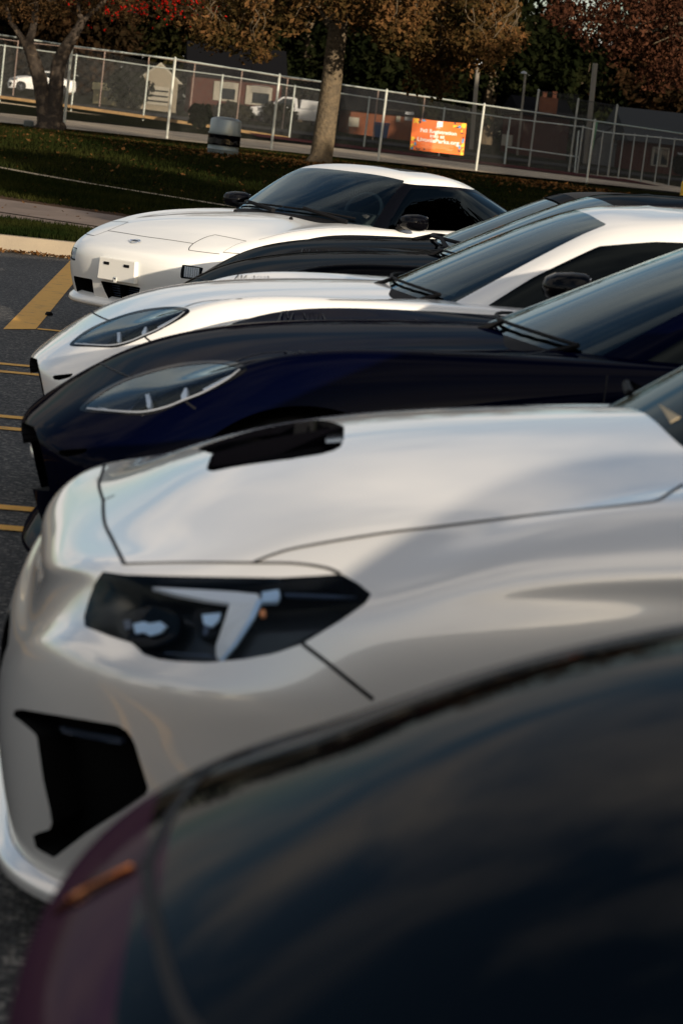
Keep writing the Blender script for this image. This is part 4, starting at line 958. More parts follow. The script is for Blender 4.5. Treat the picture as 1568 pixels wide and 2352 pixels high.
lot_far = ln((0, 577), (172, 595), 0.0)
XS = np.concatenate([np.linspace(-140, -12, 12)[:-1], np.linspace(-12, 24, 40)[:-1], np.linspace(24, 160, 12)])
o = mobj('parking_lot', [(-140, -60, 0), (160, -60, 0), (160, lot_far(160) + .02, 0), (-140, lot_far(-140) + .02, 0)], [(0, 1, 2, 3)], GM['asphalt']); o['kind'] = 'structure'
# the lawn rises from the kerb to the courts and the street beyond
ys = np.concatenate([np.linspace(0, 3, 4)[:-1], np.linspace(3, 40, 26)[:-1], np.linspace(40, 85, 26)[:-1], np.linspace(85, 400, 12)])
V = []; F = []; n = len(XS)
for j, yy in enumerate(ys):
    for x in XS:
        y = lot_far(x) + .17 + yy; V.append((x, y, float(zt(x, y))))
for j in range(len(ys) - 1):
    for i in range(n - 1): F.append((j * n + i, j * n + i + 1, (j + 1) * n + i + 1, (j + 1) * n + i))
o = mobj('lawn', V, F, GM['grass'], smooth=True); o['kind'] = 'structure'
# kerb built of lengths with joints
kp = thing('kerb', 'pale concrete kerb between the asphalt and the grass verge', 'kerb'); del kp['category']; kp['kind'] = 'structure'; del kp['label']
for i in range(-14, 16):
    x0, x1 = i * 3.0 + .01, i * 3.0 + 2.99
    MB().add([(x0, lot_far(x0), -.05), (x1, lot_far(x1), -.05), (x1, lot_far(x1) + .19, -.05), (x0, lot_far(x0) + .19, -.05),
              (x0, lot_far(x0) + .03, .165), (x1, lot_far(x1) + .03, .165), (x1, lot_far(x1) + .19, .165), (x0, lot_far(x0) + .19, .165)],
             [(0, 3, 2, 1), (4, 5, 6, 7), (0, 1, 5, 4), (1, 2, 6, 5), (2, 3, 7, 6), (3, 0, 4, 7)]).build('kerbstone', GM['concrete'], kp)
w0, w1, w2 = ln((0, 503), (196, 527), .2), ln((0, 489), (210, 518), .22), ln((0, 459.5), (260, 494.5), .25)
sheet('footpath', XS, w0, lambda x: w1(x) - .02, 1, GM['walk'], .012); sheet('footpath', XS, lambda x: w1(x) + .02, w2, 2, GM['walk'], .020)
sheet('soil_strip', XS, lambda x: w2(x) + .02, lambda x: w2(x) + 1.0, 2, GM['dirt'], .008)
e0 = ln((0, 399), (439, 459), .37); sheet('path_edging', XS, e0, lambda x: e0(x) + .28, 1, GM['concrete'], .035)
FD = lambda px: 70 + (px - 405) * .0155                       # distance of the near fence along the picture
def fence_pt(px, py): p = at_depth(px, py, FD(px)); return p
fa, fb = fence_pt(148, 290), fence_pt(1343, 440); fs = (fb[1] - fa[1]) / (fb[0] - fa[0])
fy = lambda x: fa[1] + fs * (np.clip(x, -15, 30) - fa[0])
sheet('apron', np.linspace(-15, 24, 40), lambda x: fy(x) - .4, lambda x: fy(x) + 14 + np.clip(x, 0, 24) * .1, 8, GM['apron'], .06)
sheet('court', np.linspace(6, 22, 12), lambda x: 94, lambda x: 101, 3, GM['court'], .09)
sheet('street', XS, lambda x: 116, lambda x: 126, 3, GM['street'], .08)
# yellow bay lines: hairpin pairs across the bays and the wide line along their ends
def line_quad(pts, name='bay_line'):
    o = mobj(name, [(a, b, .004) for a, b in pts], [(0, 1, 2, 3)], GM['yellow']); o['kind'] = 'structure'
for py0 in ((0, 836), (0, 854), (0, 957), (0, 984), (0, 1166), (0, 1213)):
    p = at_z(py0[0], py0[1], 0); q = at_z(60, py0[1] + 60 * .085, 0); y = p[1]
    line_quad([(-5.2, y - .05 - 4.9 * .0), (4.2, y - .05), (4.2, y + .055), (-5.2, y + .055)])
for y in (2.95, 3.40): line_quad([(-5.2, y - .05), (4.2, y - .05), (4.2, y + .055), (-5.2, y + .055)])
a, b, c_, d = (at_z(*q, 0) for q in ((8, 757), (83, 757), (176, 606), (160, 601)))
dirL = np.array([(d[0] - a[0]), (d[1] - a[1])]); k = 24.3 - a[1]
a0, b0 = a[:2], b[:2]; a1, b1 = a0 + dirL / dirL[1] * (lot_far(0) - a0[1] - .3), b0 + dirL / dirL[1] * (lot_far(0) - b0[1] - .3)
line_quad([a0, b0, b1, a1], 'end_line')
p = at_z(90, 757, 0); line_quad([(b0[0] + .01, p[1] - .03), (4.5, p[1] - .03), (4.5, p[1] + .06), (b0[0] + .01, p[1] + .06)])
p = at_z(113, 725, 0); MB().lathe([(.001, .03), (.02, .028), (.03, .012), (.028, 0.004)], (p[0], p[1], 0), 10).build('bottle_cap', MT['black']); bc = bpy.data.objects['bottle_cap']; bc['label'] = 'small black disc lying on the wide yellow line'; bc['category'] = 'disc'

def scatter(name, n, fn, m, size, up=.6, kind='stuff'):
    """many small leaf faces lying about"""
    V = np.empty((n * 4, 3)); P = fn(n)
    s = size * RNG.uniform(.6, 1.3, n); a = RNG.uniform(0, 2 * pi, n); tlt = RNG.normal(0, up, (n, 2))
    u = np.stack([np.cos(a), np.sin(a), tlt[:, 0]], 1); v = np.stack([-np.sin(a), np.cos(a), tlt[:, 1]], 1)
    for k, (i, j) in enumerate(((-1, 0), (0, -.6), (1, 0), (0, .6))): V[k::4] = P + (u * i + v * j) * s[:, None]
    F = np.arange(n * 4).reshape(n, 4); o = mobj(name, V, F, m); o['kind'] = kind; return o
def pts_in(x0, x1, y0, y1, dz=.02):
    def g(n):
        x = RNG.uniform(x0, x1, n); y = RNG.uniform(y0, y1, n); return np.stack([x, y, zt(x, y) + dz], 1)
    return g
scatter('leaf_litter', 2600, lambda n: (lambda x: np.stack([x, lot_far(x) - np.abs(RNG.normal(0, .10, n)) - .01, np.full(n, .012) + RNG.uniform(0, .02, n)], 1))(RNG.uniform(-4, 6, n)), GM['leaf_litter'], .022, .4)
scatter('leaf_litter', 5000, lambda n: (lambda x, y: np.stack([x, y, zt(x, y) + .03], 1))(RNG.uniform(-3, 12, n), RNG.normal(60, 7, n)), GM['leaf_litter'], .05, .4)
scatter('leaf_litter', 1500, lambda n: (lambda x, y: np.stack([x, y, zt(x, y) + .03], 1))(RNG.normal(4.2, 1.5, n), RNG.normal(51.5, 1.5, n)), GM['leaf_litter'], .06, .4)
scatter('leaf_litter', 500, pts_in(-3, 5, 26, 45), GM['leaf_litter'], .03, .4)
def blades(n, x0, x1, y0, y1, h):
    x = RNG.uniform(x0, x1, n); y = RNG.uniform(y0, y1, n) if not callable(y0) else y0(x) + RNG.uniform(0, 1, n) * (y1(x) - y0(x)); z = zt(x, y)
    hh = h * RNG.uniform(.5, 1.4, n); a = RNG.uniform(0, 2 * pi, n); w = .005 + hh * .09
    ln_ = RNG.normal(0, .4, (n, 2)) * hh[:, None]; V = np.empty((n * 3, 3))
    V[0::3] = np.stack([x - np.cos(a) * w, y - np.sin(a) * w, z - .005], 1); V[1::3] = np.stack([x + np.cos(a) * w, y + np.sin(a) * w, z - .005], 1); V[2::3] = np.stack([x + ln_[:, 0], y + ln_[:, 1], z + hh], 1)
    o = mobj('grass', V, np.arange(n * 3).reshape(n, 3), GM['blade']); o['kind'] = 'stuff'
blades(26000, -2.6, 2.2, lambda x: lot_far(x) + .18, lambda x: w0(x) - .02, .055)
blades(30000, -3.2, 4.5, lambda x: w2(x) + .7, lambda x: e0(x) - .05, .06)
blades(60000, -4, 9, lambda x: e0(x) + .3, lambda x: fy(x) - .6, .07)

# ------------------------------------------------------------------ trees
def leaf_mat(name, c1, c2, c3, sc=1.1):
    m = mat(name, c1, .75); n = m.node_tree; b = n.nodes['Principled BSDF']; t = n.nodes.new('ShaderNodeTexCoord'); w = n.nodes.new('ShaderNodeTexNoise'); r = n.nodes.new('ShaderNodeValToRGB')
    w.inputs['Scale'].default_value = sc; w.inputs['Detail'].default_value = 8; w.inputs['Roughness'].default_value = .75
    n.links.new(t.outputs['Object'], w.inputs['Vector']); n.links.new(w.outputs[0], r.inputs[0]); r.color_ramp.elements[0].position = .36; r.color_ramp.elements[1].position = .64
    r.color_ramp.elements[0].color = (*c1, 1); r.color_ramp.elements[1].color = (*c3, 1); e = r.color_ramp.elements.new(.5); e.color = (*c2, 1); n.links.new(r.outputs[0], b.inputs['Base Color'])
    b.inputs['Specular IOR Level'].default_value = .15
    return m
LM_ = dict(oak=leaf_mat('autumn_oak_leaf', (.016, .016, .006), (.050, .030, .011), (.15, .072, .028)), red=leaf_mat('red_leaf', (.018, .009, .006), (.042, .017, .010), (.095, .040, .022)),
           crab=leaf_mat('crab_leaf', (.022, .018, .008), (.05, .028, .012), (.12, .06, .025)), dark=leaf_mat('evergreen_leaf', (.003, .004, .002), (.006, .008, .003), (.014, .015, .006), .35),
           olive=leaf_mat('olive_leaf', (.005, .006, .003), (.010, .011, .004), (.024, .019, .008), .35), rusty=leaf_mat('rusty_leaf', (.007, .006, .003), (.016, .010, .005), (.038, .019, .009), .35))
LM_['berry'] = mat('red_berry', (.45, .012, .008), .35)
def leaf_cloud(name, centres, per, spread, size, m, parent, sag=.0, flat=.8):
    c = np.repeat(np.array(centres, float), per, 0); n = len(c); d = RNG.normal(0, 1, (n, 3)); d /= np.linalg.norm(d, axis=1, keepdims=True); rr = RNG.uniform(0, 1, n) ** .45
    s = np.array(spread) if np.ndim(spread) == 0 else np.repeat(np.array(spread), per); P = c + d * (rr * s)[:, None] * [1, 1, flat]; P[:, 2] -= sag * RNG.uniform(0, 1, n)
    sz = size * RNG.uniform(.55, 1.35, n); u = RNG.normal(0, 1, (n, 3)); u /= np.linalg.norm(u, axis=1, keepdims=True); w = np.cross(u, RNG.normal(0, 1, (n, 3))); w /= np.linalg.norm(w, axis=1, keepdims=True)
    V = np.empty((n * 4, 3))
    for k, (i, j) in enumerate(((-1, 0), (0, -.55), (1, 0), (0, .55))): V[k::4] = P + (u * i + w * j) * sz[:, None]
    V[1::4] += np.cross(u, w) * (sz * .25)[:, None]
    return mobj(name, V, np.arange(n * 4).reshape(n, 4), m, parent)
def limb(p0, p1, r0, r1, n=7, wob=.06, droop=0):
    p0, p1 = np.array(p0, float), np.array(p1, float); L = np.linalg.norm(p1 - p0); pts = []
    for i in range(n):
        t = i / (n - 1); pts.append(p0 + (p1 - p0) * t + RNG.normal(0, wob * L * .25, 3) * (0 < i < n - 1) + np.array([0, 0, (t * (1 - t)) * droop * L]))
    return pts, [r0 + (r1 - r0) * (i / (n - 1)) for i in range(n)]

def crab_tree():
    b = at_depth(112, 298, 63); bx, by = b[0], b[1]; bz = float(zt(bx, by)); s = 63 / FPX
    t = thing('tree', 'dark scaly crabapple with a forked trunk and red berries at left', 'tree', (0, 0, 0), 0, 'trees on the lawn')
    W = lambda px, py, dd=0: at_depth(px, py, 63 + dd)
    m = MB()
    def br(pp, rr): pts = crom([tuple(W(*q)) for q in pp], 4); m.tube(list(pts), list(np.interp(np.linspace(0, 1, len(pts)), np.linspace(0, 1, len(rr)), rr)), 10)
    br([(112, 306), (112, 285), (106, 262), (100, 225), (92, 185), (82, 150), (70, 115), (64, 100)], [36 * s, 30 * s, 22 * s, 19 * s, 18 * s, 16 * s, 14 * s, 13 * s])
    br([(114, 306), (122, 275), (126, 235), (130, 190), (135, 150), (148, 118), (165, 90), (182, 62), (190, 48)], [34 * s, 25 * s, 20 * s, 18 * s, 17 * s, 16 * s, 13 * s, 11 * s, 10 * s])
    br([(64, 104), (74, 75), (80, 45), (82, 15), (88, -30)], [12 * s, 9 * s, 8 * s, 7 * s, 5 * s])
    br([(66, 110), (50, 88), (36, 64), (26, 52), (14, 10)], [12 * s, 8 * s, 6 * s, 5 * s, 3 * s])
    br([(188, 50), (205, 35), (225, 18), (246, -5)], [8 * s, 6 * s, 6 * s, 5 * s]); br([(190, 48), (180, 20), (190, -20)], [8 * s, 5 * s, 4 * s])
    br([(80, 300), (92, 292), (110, 285)], [7 * s, 11 * s, 16 * s]); br([(148, 300), (140, 290), (122, 280)], [7 * s, 12 * s, 18 * s])
    o = m.build('trunk', GM['bark_dark'], t, True)
    tw = MB(); cs = []
    for i in range(150):
        x = RNG.uniform(-60, 520); y = RNG.uniform(-170, 40) * (.7 if x < 200 else 1); dd = RNG.uniform(-3, 3); p = W(x, y, dd); cs.append(p)
        q = p + np.array([RNG.normal(0, .35), RNG.normal(0, .3), RNG.uniform(-.1, .5)]); pts, rr = limb(p, q, .006, .012, 5, .5); tw.tube(pts, rr, 4, False)
    for i in range(14):
        x = RNG.uniform(0, 460); pts, rr = limb(W(190 if x > 100 else 75, -60), W(x, RNG.uniform(-90, 10), RNG.uniform(-2, 2)), .05, .012, 8, .25, .12); tw.tube(pts, rr, 5, False)
    tw.build('twig', GM['bark_dark'], t, True)['kind'] = 'stuff'
    leaf_cloud('crown', cs, 90, .55, .045, LM_['crab'], t)['kind'] = 'stuff'
    bm = bmesh.new(); mb = MB()
    for i in range(170):
        x = RNG.normal(370, 90); y = RNG.normal(8, 22); p = W(x, y, RNG.uniform(-2, 2)); r = .028
        for k in range(RNG.integers(1, 4)):
            c = p + RNG.normal(0, .035, 3); mb.add([c + np.array(q) * r for q in ((1,0,0),(-1,0,0),(0,1,0),(0,-1,0),(0,0,1),(0,0,-1))], [(0,2,4),(2,1,4),(1,3,4),(3,0,4),(2,0,5),(1,2,5),(3,1,5),(0,3,5)])
    bm.free(); mb.build('berry', LM_['berry'], t, True)['kind'] = 'stuff'
    c = at_depth(66, 290, 63.5); k_ = MB().box((c[0], c[1], c[2] + .0), (.26, .3, .30)).build('stone_block', mat('block_grey', (.15, .16, .15), .9, noise=(8, (.09, .1, .09), 5, .3, .7)), None, bevel=.05)
    k_['label'] = 'small grey block at the foot of the forked tree'; k_['category'] = 'block'
def oak_tree():
    b = at_depth(738, 372, 52); s = 52 / FPX; W = lambda px, py, dd=0: at_depth(px, py, 52 + dd)
    t = thing('tree', 'straight trunked oak with orange brown autumn leaves behind the white hatchback', 'tree', (0, 0, 0), 0, 'trees on the lawn')
    m = MB(); pts = crom([tuple(W(*q)) for q in ((730, 385), (736, 365), (742, 330), (750, 270), (760, 200), (768, 130), (774, 80), (778, 40))], 4)
    m.tube(list(pts), list(np.interp(np.linspace(0, 1, len(pts)), [0, .07, .18, .4, .75, 1], [44 * s, 33 * s, 26.5 * s, 25 * s, 23 * s, 22 * s])), 14)
    for pp, rr in (([(776, 90), (762, 66), (745, 42), (728, 15), (700, -40)], [16, 11, 9, 8, 6]), ([(776, 60), (790, 20), (800, -30), (815, -120)], [18, 14, 12, 9]), ([(778, 60), (770, 20), (772, -40)], [15, 13, 11]),
                   ([(790, 20), (830, -20), (890, -30), (980, -10), (1050, 20)], [10, 8, 7, 5, 3]), ([(745, 42), (700, 10), (640, 0), (560, 10)], [7, 5, 4, 2])):
        p = crom([tuple(W(*q)) for q in pp], 5); m.tube(list(p), list(np.interp(np.linspace(0, 1, len(p)), np.linspace(0, 1, len(rr)), np.array(rr) * s)), 9)
    m.build('trunk', GM['bark'], t, True)
    cs = []; tw = MB()
    def add(px0, px1, py0, py1, n, d0=-3.5, d1=3.5):
        for i in range(n):
            cs.append(W(RNG.uniform(px0, px1), RNG.uniform(py0, py1), RNG.uniform(d0, d1)))
    add(650, 730, -60, 40, 24); add(790, 900, -60, 55, 26); add(880, 1000, -40, 95, 60); add(1000, 1190, -60, 95, 80); add(960, 1040, 90, 190, 26, -1, 1); add(1040, 1130, 80, 135, 26); add(1120, 1180, 60, 105, 14)
    add(470, 640, -60, 60, 42); add(420, 560, 40, 85, 14); add(560, 640, 60, 110, 8); add(700, 850, -90, 10, 30)
    add(400, 1250, -420, -60, 150, -4, 4)
    for c in cs:
        pts, rr = limb(c, c + np.array([RNG.normal(0, .3), RNG.normal(0, .3), RNG.uniform(.3, .8)]), .004, .012, 4, .3); tw.tube(pts, rr, 4, False)
    tw.build('twig', GM['bark'], t, True)['kind'] = 'stuff'
    leaf_cloud('crown', cs, 66, .40, .064, LM_['oak'], t, .18)['kind'] = 'stuff'
def red_tree():
    W = lambda px, py, dd=0: at_depth(px, py, 58 + dd)
    t = thing('tree', 'dark red leaved tree with branches hanging in at the top right corner', 'tree', (0, 0, 0), 0, 'trees on the lawn')
    m = MB(); b = W(1740, 430); z = float(zt(b[0], b[1])); p = [(b[0], b[1], z - .1), (b[0] + .05, b[1], z + 1.5), (b[0] + .15, b[1], z + 3.5), (b[0] + .2, b[1], z + 7)]; m.tube(p, [.34, .25, .22, .16], 12)
    for q in ((1300, 20), (1420, 70), (1380, -60), (1600, -200), (1500, 100)):
        pts, rr = limb((b[0] + .12, b[1], z + 3.2 + RNG.uniform(0, 1.5)), W(*q), .08, .015, 8, .15, .15); m.tube(pts, rr, 7, False)
    m.build('trunk', GM['bark'], t, True); cs = []
    def add(px0, px1, py0, py1, n):
        for i in range(n): cs.append(W(RNG.uniform(px0, px1), RNG.uniform(py0, py1), RNG.uniform(-3, 3)))
    add(1370, 1600, -40, 40, 46); add(1280, 1400, -10, 75, 26); add(1400, 1600, 40, 115, 40); add(1480, 1600, 90, 175, 18); add(1350, 1900, -400, -30, 120); add(1600, 2050, -60, 120, 50)
    leaf_cloud('crown', cs, 60, .42, .062, LM_['red'], t, .18)['kind'] = 'stuff'
crab_tree(); oak_tree(); red_tree()

def far_tree(px, D, h, r, m, label, lo=.12, n=260, leaf=.34, X=None, Y=None, group='trees beyond the courts'):
    if X is not None: leaf *= 1.6
    if X is None: p = at_depth(px, 250, D); X, Y = p[0], p[1]
    z = float(zt(X, Y)) if Y > 25 else 0.0
    t = thing('tree', label, 'tree', (X, Y, z), 0, group)
    m_ = MB().tube([(0, 0, -.2), (.1, 0, h * .3), (-.1, .1, h * .6), (0, 0, h * .85)], [r * .075 + .1, r * .06 + .06, r * .04 + .04, .05], 8)
    for i in range(6):
        a = RNG.uniform(0, 2 * pi); hh = h * RNG.uniform(.25, .7); pts, rr = limb((0, 0, hh), (cos(a) * r * .7, sin(a) * r * .7, hh + r * RNG.uniform(.2, .6)), .10, .03, 5, .2); m_.tube(pts, rr, 6, False)
    m_.build('trunk', GM['bark'], t, True)
    u = RNG.normal(0, 1, (n, 3)); u /= np.linalg.norm(u, axis=1, keepdims=True); rad = RNG.uniform(.25, 1, n) ** .5
    zz = (u[:, 2] * rad * .5 + .5); prof = np.interp(zz, [0, .3, .7, 1], [.75, 1, .8, .35])
    c = np.stack([u[:, 0] * rad * r * prof, u[:, 1] * rad * r * prof, h * (lo + (1 - lo) * zz)], 1)
    leaf_cloud('crown', c, 34, r * .22, leaf, LM_[m], t)['kind'] = 'stuff'
FT = [(-40, 185, 17, 7, 'olive', 'olive tree beyond the far left end of the courts'), (60, 205, 20, 8, 'dark', 'tall dark tree above the parked white saloon far behind'), (150, 178, 13, 5.5, 'rusty', 'rusty brown tree between the forked trunk and the garage'),
      (250, 210, 22, 9, 'dark', 'broad dark tree rising left of the garage gable'), (370, 200, 20, 8, 'dark', 'dark tree directly above the tan garage'), (470, 188, 18, 7.5, 'olive', 'olive green tree above the house with awnings'),
      (580, 205, 21, 8.5, 'dark', 'dark dense tree above the white awning windows'), (690, 190, 18, 7, 'dark', 'dark tree seen left of the straight oak trunk'), (800, 198, 19, 7, 'olive', 'olive tree seen right of the straight oak trunk'),
      (900, 185, 8, 5, 'dark', 'lower dark tree above the orange banner'), (1010, 205, 20, 7, 'olive', 'green tree behind the pole with a white box'), (1120, 192, 17, 7, 'dark', 'dark tree behind the lamp pole'),
      (1230, 205, 11, 6, 'olive', 'olive tree above the brick chimney'), (1330, 190, 9, 5.5, 'dark', 'dark tree behind the timber utility pole'), (1440, 200, 10, 6, 'dark', 'dark tree above the grey porch house'),
      (1550, 188, 17, 7, 'rusty', 'rusty tree above the grey roofed brick house'), (1650, 200, 20, 8, 'dark', 'dark tree at the far right behind the brick house')]
for a_ in FT: far_tree(*a_, lo=.03)
# the wood behind the houses reads as one dark mass
_c = [(x, 232 + RNG.uniform(-4, 4), zt(x, 232) + RNG.uniform(0, 1) ** 1.2 * (7 + 2.5 * sin(x * .21) + 2 * sin(x * .5 + 1))) for x in RNG.uniform(-45, 85, 620)]
leaf_cloud('woodland', _c, 26, 2.2, .55, LM_['dark'], None)['kind'] = 'stuff'
# ------------------------------------------------------------------ fences
LEAN = .018
def pipe(a, b, r, m, parent, name): return MB().tube([a, b], r, 8).build(name, m, parent, True)
def chain(parent, a0, a1, h0, h1, pitch, r, m):
    """woven diagonal wires between two ground points, from height h0 to h1; real thin prisms"""
    a0, a1 = np.array(a0, float), np.array(a1, float); L = np.linalg.norm(a1 - a0); H = h1 - h0; d = (a1 - a0) / L; V = []; F = []
    nrm = np.cross(d, (0, 0, 1.))
    for sgn in (1, -1):
        for s in np.arange(-H, L + H, pitch):
            u0, u1 = (s, s + H) if sgn > 0 else (s + H, s); lo, hi = 0.0, 1.0
            du = u1 - u0
            t0, t1 = sorted(((0 - u0) / du, (L - u0) / du)); lo, hi = max(lo, t0), min(hi, t1)
            if hi - lo < .02: continue
            pts = []
            for t in (lo, hi):
                u = u0 + du * t; p = a0 + d * u + np.array([0, 0, h0 + H * t]); p[0] += LEAN * (h0 + H * t); pts.append(p)
            ax = (pts[1] - pts[0]); ax /= np.linalg.norm(ax); sd = np.cross(ax, nrm); k = len(V)
            off = [sd * r, -sd * r * .5 + nrm * r * .87, -sd * r * .5 - nrm * r * .87]
            V += [p + o_ + nrm * sgn * r for p in pts for o_ in off]; F += [(k + i, k + (i + 1) % 3, k + 3 + (i + 1) % 3, k + 3 + i) for i in range(3)]
    return V, F
def fence(name, label, posts, D, rpost, mpost, rail_m, mesh=None, group=None, railr=.024, colours=None, bottom=None):
    """posts: (top px, top py, base px, base py)"""
    t = thing(name, label, 'fence', group=group); tops = []; bases = []
    for i, (tx, ty, bx, by) in enumerate(posts):
        Dp = D(bx) if callable(D) else D; b = at_depth(bx, by, Dp); tp = at_depth(tx, ty, Dp); h = tp[2] - b[2]; z = min(b[2], float(zt(b[0], b[1])))
        top = np.array([b[0] + LEAN * h, b[1], tp[2]]); pm = mpost if not colours or i not in colours else colours[i]
        o = MB().tube([(b[0] - LEAN * (b[2] - z + .1), b[1], z - .1), top + np.array([0, 0, .03])], rpost, 8).tube([top + np.array([0, 0, .03]), top + np.array([0, 0, .07])], [rpost * 1.3, .01], 8).build('post', pm, t, True)
        tops.append(top); bases.append(np.array([b[0], b[1], b[2]]))
    V = []; F = []
    for i in range(len(posts) - 1):
        pipe(tops[i], tops[i + 1], railr, rail_m if not colours or i not in colours else colours[i], t, 'rail')
        if bottom: pipe(bases[i] + np.array([0, 0, .06]), bases[i + 1] + np.array([0, 0, .06]), .02, rail_m, t, 'rail')
        if mesh:
            h = tops[i][2] - bases[i][2]; v, f = chain(t, bases[i], bases[i + 1] * [1, 1, 0] + [0, 0, bases[i][2]], .03, h, *mesh)
            v = [p + np.array([0, 0, (bases[i + 1][2] - bases[i][2]) * np.clip(np.linalg.norm(p[:2] - bases[i][:2]) / np.linalg.norm(bases[i + 1][:2] - bases[i][:2]), 0, 1)]) for p in v]
            k = len(V); V += v; F += [tuple(q + k for q in ff) for ff in f]
    if mesh: mobj('mesh', V, F, GM['wire'], t)['kind'] = 'stuff'
    return t, tops, bases
F1 = [(-68, 70, -90, 262), (170, 107, 147, 292), (405, 137, 382, 328), (645, 175, 621, 358), (890, 210, 866, 388), (1113, 242, 1088, 425), (1370, 279, 1343, 442), (1625, 316, 1597, 462)]
white_pipe = mat('whitish_pipe', (.62, .62, .54), .5, .1, noise=(5, (.45, .47, .42), 4, .3, .7))
fence('chainlink_fence', 'tall near chain link fence with whitish posts carrying the orange banner', F1, FD, .038, white_pipe, GM['steel'], (.085, .0036, 0), 'chain link fences round the courts', colours=None)
pipe(tuple(at_depth(1357, 345, 85) + np.array([0, -.012, 0])), tuple(at_depth(1370, 279, 85) + np.array([0, -.012, 0])), .043, GM['green'], bpy.data.objects['chainlink_fence'], 'post_sleeve')
pipe(tuple(at_depth(1371, 279, 85) + np.array([0, -.012, 0])), tuple(at_depth(1600, 312, 88.5) + np.array([0, -.012, 0])), .028, GM['green'], bpy.data.objects['chainlink_fence'], 'rail_sleeve')
F2 = [(-147, 82, -164, 202), (17, 106, 0, 228), (180, 128, 164, 250), (344, 152, 329, 273), (513, 174, 498, 298), (679, 199, 663, 323), (850, 225, 834, 347), (1020, 250, 1005, 375), (1170, 272, 1155, 395), (1338, 292, 1321, 420)]
t2, tops2, bases2 = fence('chainlink_fence', 'second chain link fence standing on the low concrete wall with a tan timber', F2, 102, .036, GM['steel'], GM['steel'], (.10, .005, 0), 'chain link fences round the courts')
F3 = [(-60, 80, -75, 198), (46, 96, 31, 212), (146, 107, 131, 226), (242, 118, 229, 240), (343, 130, 330, 253), (448, 146, 435, 268), (557, 162, 543, 282), (662, 180, 648, 294), (765, 193, 750, 306), (870, 208, 855, 322), (976, 224, 961, 338)]
fence('chainlink_fence', 'farthest fence of thin rusty posts before the houses', F3, 128, .035, GM['rust'], GM['rust'], None, 'chain link fences round the courts', railr=.02)
F4 = [(1338, 292, 1321, 420)] + [(1191.7 + a * .24, 188 + b * .24, 1191.7 + c * .24, 188 + d * .24) for a, b, c, d in ((800, 480, 728, 1030), (892, 492, 825, 1030), (1002, 503, 925, 1050), (1110, 512, 1030, 1060), (1212, 522, 1145, 1075), (1346, 535, 1275, 1090), (1492, 550, 1410, 1100), (1620, 562, 1545, 1120))]
fence('picket_fence', 'close spaced grey posts of the fence at the right end', F4, 101, .030, mat('dull_pipe', (.33, .34, .31), .6, .2), GM['steel'], (.10, .005, 0), 'chain link fences round the courts')
cg = [(1243, 209.6, 1211, 402), (1331, 230, 1303, 411), (1418.5, 244, 1392, 425)]
fence('backstop_cage', 'tall dark netted backstop of three poles before the brick chimney', cg, 108, .045, mat('pole_dull', (.36, .35, .30), .7), mat('net_black', (.02, .02, .02), .9), (.12, .006, 0), 'chain link fences round the courts', railr=.015)
# mid rail of the gate at right
gt = thing('gate', 'chain link gate with a horizontal middle rail right of the banner', 'gate')
pipe(tuple(at_depth(1160, 337, 101.5)), tuple(at_depth(1330, 361, 101.5)), .028, GM['steel'], gt, 'rail'); pipe(tuple(at_depth(1328, 300, 101.4)), tuple(at_depth(1316, 425, 101.4)), .034, GM['steel'], gt, 'post')
pipe(tuple(at_depth(1166, 300, 101.4)), tuple(at_depth(1157, 392, 101.4)), .034, GM['steel'], gt, 'post')
# low wall with a tan timber along its top, under the second fence
wl = thing('low_wall', 'low concrete wall topped with a tan timber along the court', 'wall')
for i in range(5):
    a, b = bases2[i], bases2[i + 1]; dz = -.02
    MB().add([tuple(a + q) for q in (np.array([.01, -.25, -.7]), np.array([.01, .1, -.7]), np.array([.01, .1, -.10]), np.array([.01, -.25, -.10]))] + [tuple(b + q) for q in (np.array([-.01, -.25, -.7]), np.array([-.01, .1, -.7]), np.array([-.01, .1, -.10]), np.array([-.01, -.25, -.10]))],
             [(0, 1, 2, 3), (7, 6, 5, 4), (0, 4, 5, 1), (1, 5, 6, 2), (2, 6, 7, 3), (3, 7, 4, 0)]).build('wall_block', GM['concrete'], wl)
    MB().add([tuple(a + np.array(q)) for q in ((.01, -.3, .04), (.01, -.15, .04), (.01, -.15, .16), (.01, -.3, .16))] + [tuple(b + np.array(q)) for q in ((-.01, -.3, .04), (-.01, -.15, .04), (-.01, -.15, .16), (-.01, -.3, .16))],
             [(0, 1, 2, 3), (7, 6, 5, 4), (0, 4, 5, 1), (1, 5, 6, 2), (2, 6, 7, 3), (3, 7, 4, 0)]).build('timber', GM['plank'], wl)
# ------------------------------------------------------------------ banner on the near fence
bn = thing('banner', 'orange registration banner with colourful corner shapes tied to the fence', 'banner')
BD = FD(1005) - .55
TL, TR, BR_, BL = (at_depth(*q, BD) for q in ((947.7, 270.3), (1071, 283.5), (1063.5, 357.0), (940.5, 343.2)))
def bpt(u, v, lift=0.0):
    p = (TL * (1 - u) + TR * u) * (1 - v) + (BL * (1 - u) + BR_ * u) * v
    sag = .035 * sin(pi * u) * (1 - v) ** 2 * .5; w = .012 * sin(7 * u + 3 * v) + .010 * sin(11 * (u - v)) * u
    return p + np.array([0, -1., 0]) * (w + lift) + np.array([0, 0, -sag])
V = [bpt(i / 30, j / 16) for j in range(17) for i in range(31)]; F = [(j * 31 + i, j * 31 + i + 1, (j + 1) * 31 + i + 1, (j + 1) * 31 + i) for j in range(16) for i in range(30)]
o = mobj('sheet', V, F, mat('banner_orange', (.85, .16, .012), .6), bn, smooth=True)
